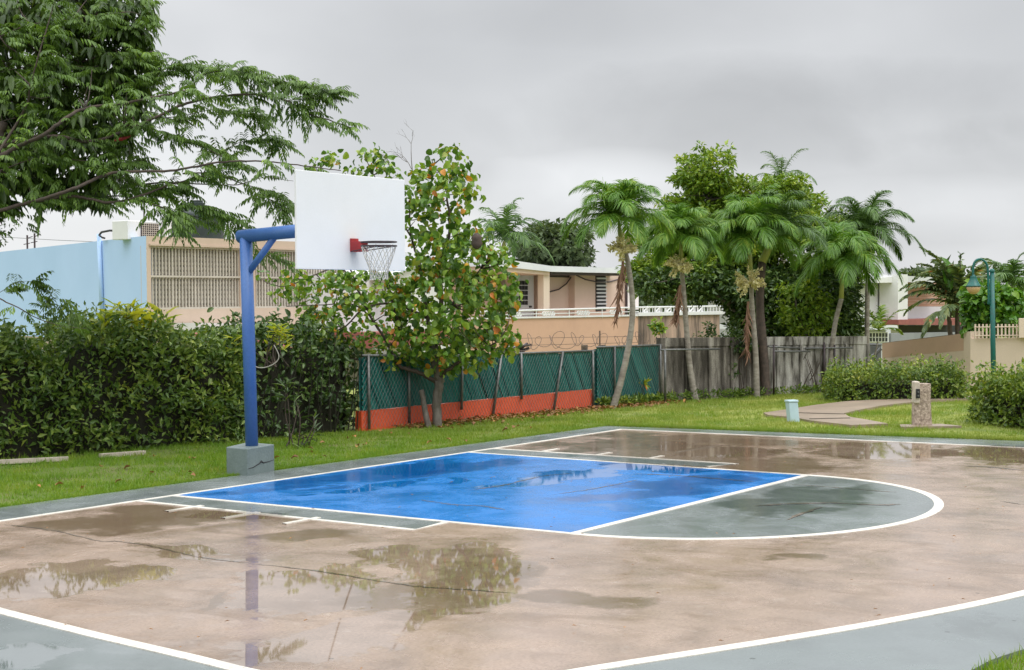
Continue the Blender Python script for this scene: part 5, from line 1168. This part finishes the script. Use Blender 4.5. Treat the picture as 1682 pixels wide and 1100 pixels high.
# ============================================================ utility cabinet, fountain
c = gp(1303,690.5); Zc = float((c-CAM).dot(fw)); s_ = Zc/F; t = thing('utility_box', c, 'small pale blue utility box standing in the grass by the path', 'utility box')
r2 = rt[:2]/np.linalg.norm(rt[:2]); f2 = np.array([-r2[1], r2[0]])
def rbox(c, w_, d_, z0, z1, rot=0, lean=0): 
    a = np.array([r2[0]*math.cos(rot)-r2[1]*math.sin(rot), r2[0]*math.sin(rot)+r2[1]*math.cos(rot)]); b = np.array([-a[1], a[0]]); mb = MB()
    mb.prism([c[:2]-a*w_/2-b*d_/2, c[:2]+a*w_/2-b*d_/2, c[:2]+a*w_/2+b*d_/2, c[:2]-a*w_/2+b*d_/2], z0, z1); mb.v = [(v[0]-r2[0]*lean*v[2], v[1]-r2[1]*lean*v[2], v[2]) for v in mb.v]; return mb
rbox(c, 17*s_, 12*s_, -.1, 30*s_, .35, .09).build('cabinet', m_util, t, bevel=.008)
rbox(c, 19*s_, 14*s_, 30.2*s_, 34*s_, .35, .09).build('cover', m_util, t, bevel=.012)
c = gp(1513,699.5); Zc = float((c-CAM).dot(fw)); s_ = Zc/F; t = thing('drinking_fountain', c, 'rough stone drinking fountain pillar with side niche on the grass', 'drinking fountain')
fl = MB(); nn_ = 20
sec = [(0, 15.5), (20, 14.8), (45, 14.4), (60, 14.6), (70, 14.2)]
for z_, w_ in sec:
    for k in range(nn_):
        a = 2*math.pi*k/nn_; ex_ = .55; cx_ = abs(math.cos(a))**ex_*math.copysign(1, math.cos(a)); sy_ = abs(math.sin(a))**ex_*math.copysign(1, math.sin(a)); j = 1+.02*rng.normal()
        p = c[:2]+r2*cx_*w_*s_*j+f2*sy_*w_*.85*s_*j+r2*(1.5-z_*.02)*s_; fl.v.append((*p, z_*s_-(.05 if z_ == 0 else 0)))
for i in range(len(sec)-1):
    for k in range(nn_): k2 = (k+1) % nn_; fl.f.append((i*nn_+k, i*nn_+k2, (i+1)*nn_+k2, (i+1)*nn_+k))
fl.f.append(tuple((len(sec)-1)*nn_+k for k in range(nn_))); fl.v = [tuple(map(float, v)) for v in fl.v]; o = fl.build('pillar', m_stone, t)
rbox(c-np.array([*(r2*10*s_+f2*5.0*s_), 0]), 9*s_, 20*s_, 38*s_, 74*s_, 0).build('basin_block', m_plast, t, bevel=.02)
rbox(c-np.array([*(r2*9.5*s_+f2*16.2*s_), 0]), 6.5*s_, .02, 47*s_, 62*s_, 0).build('niche', m_black, t)
k_ = MB()
for zz in (51, 57): k_.tube([np.array([*(c[:2]-r2*9.5*s_-f2*16.3*s_), zz*s_]), np.array([*(c[:2]-r2*9.5*s_-f2*20*s_), zz*s_])], .014, 6)
k_.build('tap', m_galv, t)
# ============================================================ grass
def inpoly_np(x, y, poly):
    c = np.zeros(len(x), bool); n = len(poly)
    for i in range(n):
        x1, y1 = poly[i][:2]; x2, y2 = poly[i-1][:2]; m_ = ((y1 > y) != (y2 > y)) & (x < (x2-x1)*(y-y1)/(y2-y1+1e-12)+x1); c ^= m_
    return c
slabp = [tuple(map(float, p)) for p in slab]; pathp = [tuple(map(float, p)) for p in path]
def blades(n, xr, yr, L0, keep, lean=.5, wd=.009, zf=None):
    x = rng.uniform(*xr, n); y = rng.uniform(*yr, n); k = keep(x, y); x, y = x[k], y[k]
    patch = .6+.5*np.sin(x*1.9+np.sin(y*2.3)*1.5)*np.sin(y*2.7+x*.6)+.25*np.sin(x*7+y*5); k = rng.random(len(x)) < np.clip(patch, .3, 1); x, y, patch = x[k], y[k], patch[k]; n = len(x)
    P = np.stack([x, y, np.full(n, -.036)], 1); a = rng.random(n)*6.283; D = np.stack([np.cos(a)*lean, np.sin(a)*lean, np.ones(n)], 1)*1.0; D[:,:2] *= rng.random((n,1))*1.4
    Ln = L0*(.5+rng.random(n)*.9)*(.75+.5*np.clip(patch,0,1)); return P, unit(D), Ln
def lawnkeep(x, y):
    k = ~inpoly_np(x, y, slabp) & ~inpoly_np(x, y, pathp)
    # keep only ground in front of the hedge / fence line
    ln = np.interp(x, [FD[0], FC[0], FB[0], FA[0], HC[0], HB[0], HA[0], 12], [FD[1], FC[1], FB[1], FA[1], HC[1]-.1, HB[1]-.1, HA[1]-.1, HA[1]-1.5])
    return k & (y > ln-.1) & (x < 12) & (x > -21)
P1, D1, L1 = blades(150000, (-9.5, 8), (-6.2, -.4), .055, lawnkeep)
P2, D2, L2 = blades(170000, (-20.5, -8.6), (-4, 9), .055, lawnkeep)
# longer fringe along the slab edge
def fringe(a, b, n, L0, wdt, side):
    t = rng.random(n); d = unit(np.array(b)-np.array(a)); o = np.array([-d[1], d[0]])*side; p = np.array(a)[None]+(np.array(b)-np.array(a))[None]*t[:,None]+o[None]*(rng.random(n)**1.5*wdt-.01)[:,None]
    D = rng.normal(size=(n,3))*.45+[0,0,1]; D[:,:2] -= o*.3; return np.concatenate([p, np.full((n,1), -.035)], 1), unit(D), L0*(.5+rng.random(n)*.8)
P3, D3, L3 = fringe(e0+(e0-e1)*.2, e1, 26000, .07, .16, -1 if np.array([-(e1-e0)[1], (e1-e0)[0]]).dot(np.array([0,-1.])) < 0 else 1)
P4, D4, L4 = fringe(e1, e3+(e3-e1)*.3, 26000, .10, .3, 1 if np.array([-(e3-e1)[1], (e3-e1)[0]])[0] < 0 else -1)
near = lambda x, y: ~inpoly_np(x, y, slabp) & (y > 9.8)
P5, D5, L5 = blades(60000, (2.5, 9.2), (9.9, 12.6), .085, near)
k = np.interp(P5[:,0], [2,6,9.5], [12.4,11.5,11.2]) > P5[:,1]; P5, D5, L5 = P5[k], D5[k], L5[k]
nt_ = 700; tx = np.concatenate([rng.uniform(-9,7,nt_), rng.uniform(-20,-9,nt_)]); ty = np.concatenate([rng.uniform(-5.5,-.6,nt_), rng.uniform(-3.5,8.5,nt_)]); tx = np.repeat(tx,14)+rng.normal(size=28*nt_)*.035; ty = np.repeat(ty,14)+rng.normal(size=28*nt_)*.035
k = lawnkeep(tx, ty); tx, ty = tx[k], ty[k]; n6 = len(tx); P6 = np.stack([tx, ty, np.full(n6,-.036)], 1); D6 = unit(rng.normal(size=(n6,3))*[.5,.5,0]+[0,0,1]); L6 = .10*(.5+rng.random(n6)*.8)
P, D, Ln = [np.concatenate(q) for q in ((P1,P2,P3,P4,P5,P6), (D1,D2,D3,D4,D5,D6), (L1,L2,L3,L4,L5,L6))]; print('blades', len(P))
n = len(P); TRI = (np.array([[0,.5,0],[0,-.5,0],[.6,.25,-.04],[.6,-.25,-.04],[1,0,-.22]]), np.array([[0,1,3],[0,3,2],[2,3,4]]))
g = leaves('grass', P, D, unit(rng.normal(size=(n,3))*[1,1,.2]), Ln, np.full(n, .0095), TRI, m_grass); g['kind'] = 'stuff'
# fallen leaves under the tree and along the fence
n = 800; t_ = rng.random(n); base_ = np.where((t_ < .93)[:,None], FA[:2]+(FB-FA)[:2]*(rng.random(n)[:,None]*1.25+.1), np.stack([rng.uniform(-9,5,n), rng.uniform(-3.9,-1.5,n)], 1))
P = np.concatenate([base_+o_*(np.abs(rng.normal(size=(n,1)))*.35+.05), rng.uniform(.0,.03,(n,1))], 1); k = lawnkeep(P[:,0], P[:,1]); P = P[k]; n = len(P)
lf = leaves('leaf_litter', P, unit(rng.normal(size=(n,3))*[1,1,.25]), unit(rng.normal(size=(n,3))*.3+[0,0,1]), .06+rng.random(n)*.06, .04+rng.random(n)*.04, OVAL, m_litter); lf['kind'] = 'stuff'
# bits of leaf on the wet court
n = 130; P = np.stack([rng.uniform(-8,9,n), rng.uniform(.5,10,n), np.full(n,.03)], 1)
lf = leaves('leaf_litter', P, unit(rng.normal(size=(n,3))*[1,1,.02]), np.tile([0,0,1.], (n,1)), .02+rng.random(n)*.03, .012+rng.random(n)*.015, KITE, m_litter); lf['kind'] = 'stuff'
# ground cover at the foot of the walls
n = 260; t_ = rng.random(n); p = np.where((rng.random(n) < .5)[:,None], W0+(W2-W0)*t_[:,None], FB[:2]+(FC-FB)[:2]*t_[:,None]); cs = np.concatenate([p+o_*(.08+rng.random((n,1))*.15), rng.uniform(.02,.12,(n,1))], 1)
wd_ = clumps(cs, 10, .1, .09, .04, KITE, 'ground_cover', m_hedge, None, -.4, .4); wd_['kind'] = 'stuff'
# fore edge weeds beside the camera (thin stalks over the apron)
for i, (x, y) in enumerate(((1505,1100),(1520,1112),(1545,1108),(1585,1098),(1610,1085),(1640,1072))):
    pass
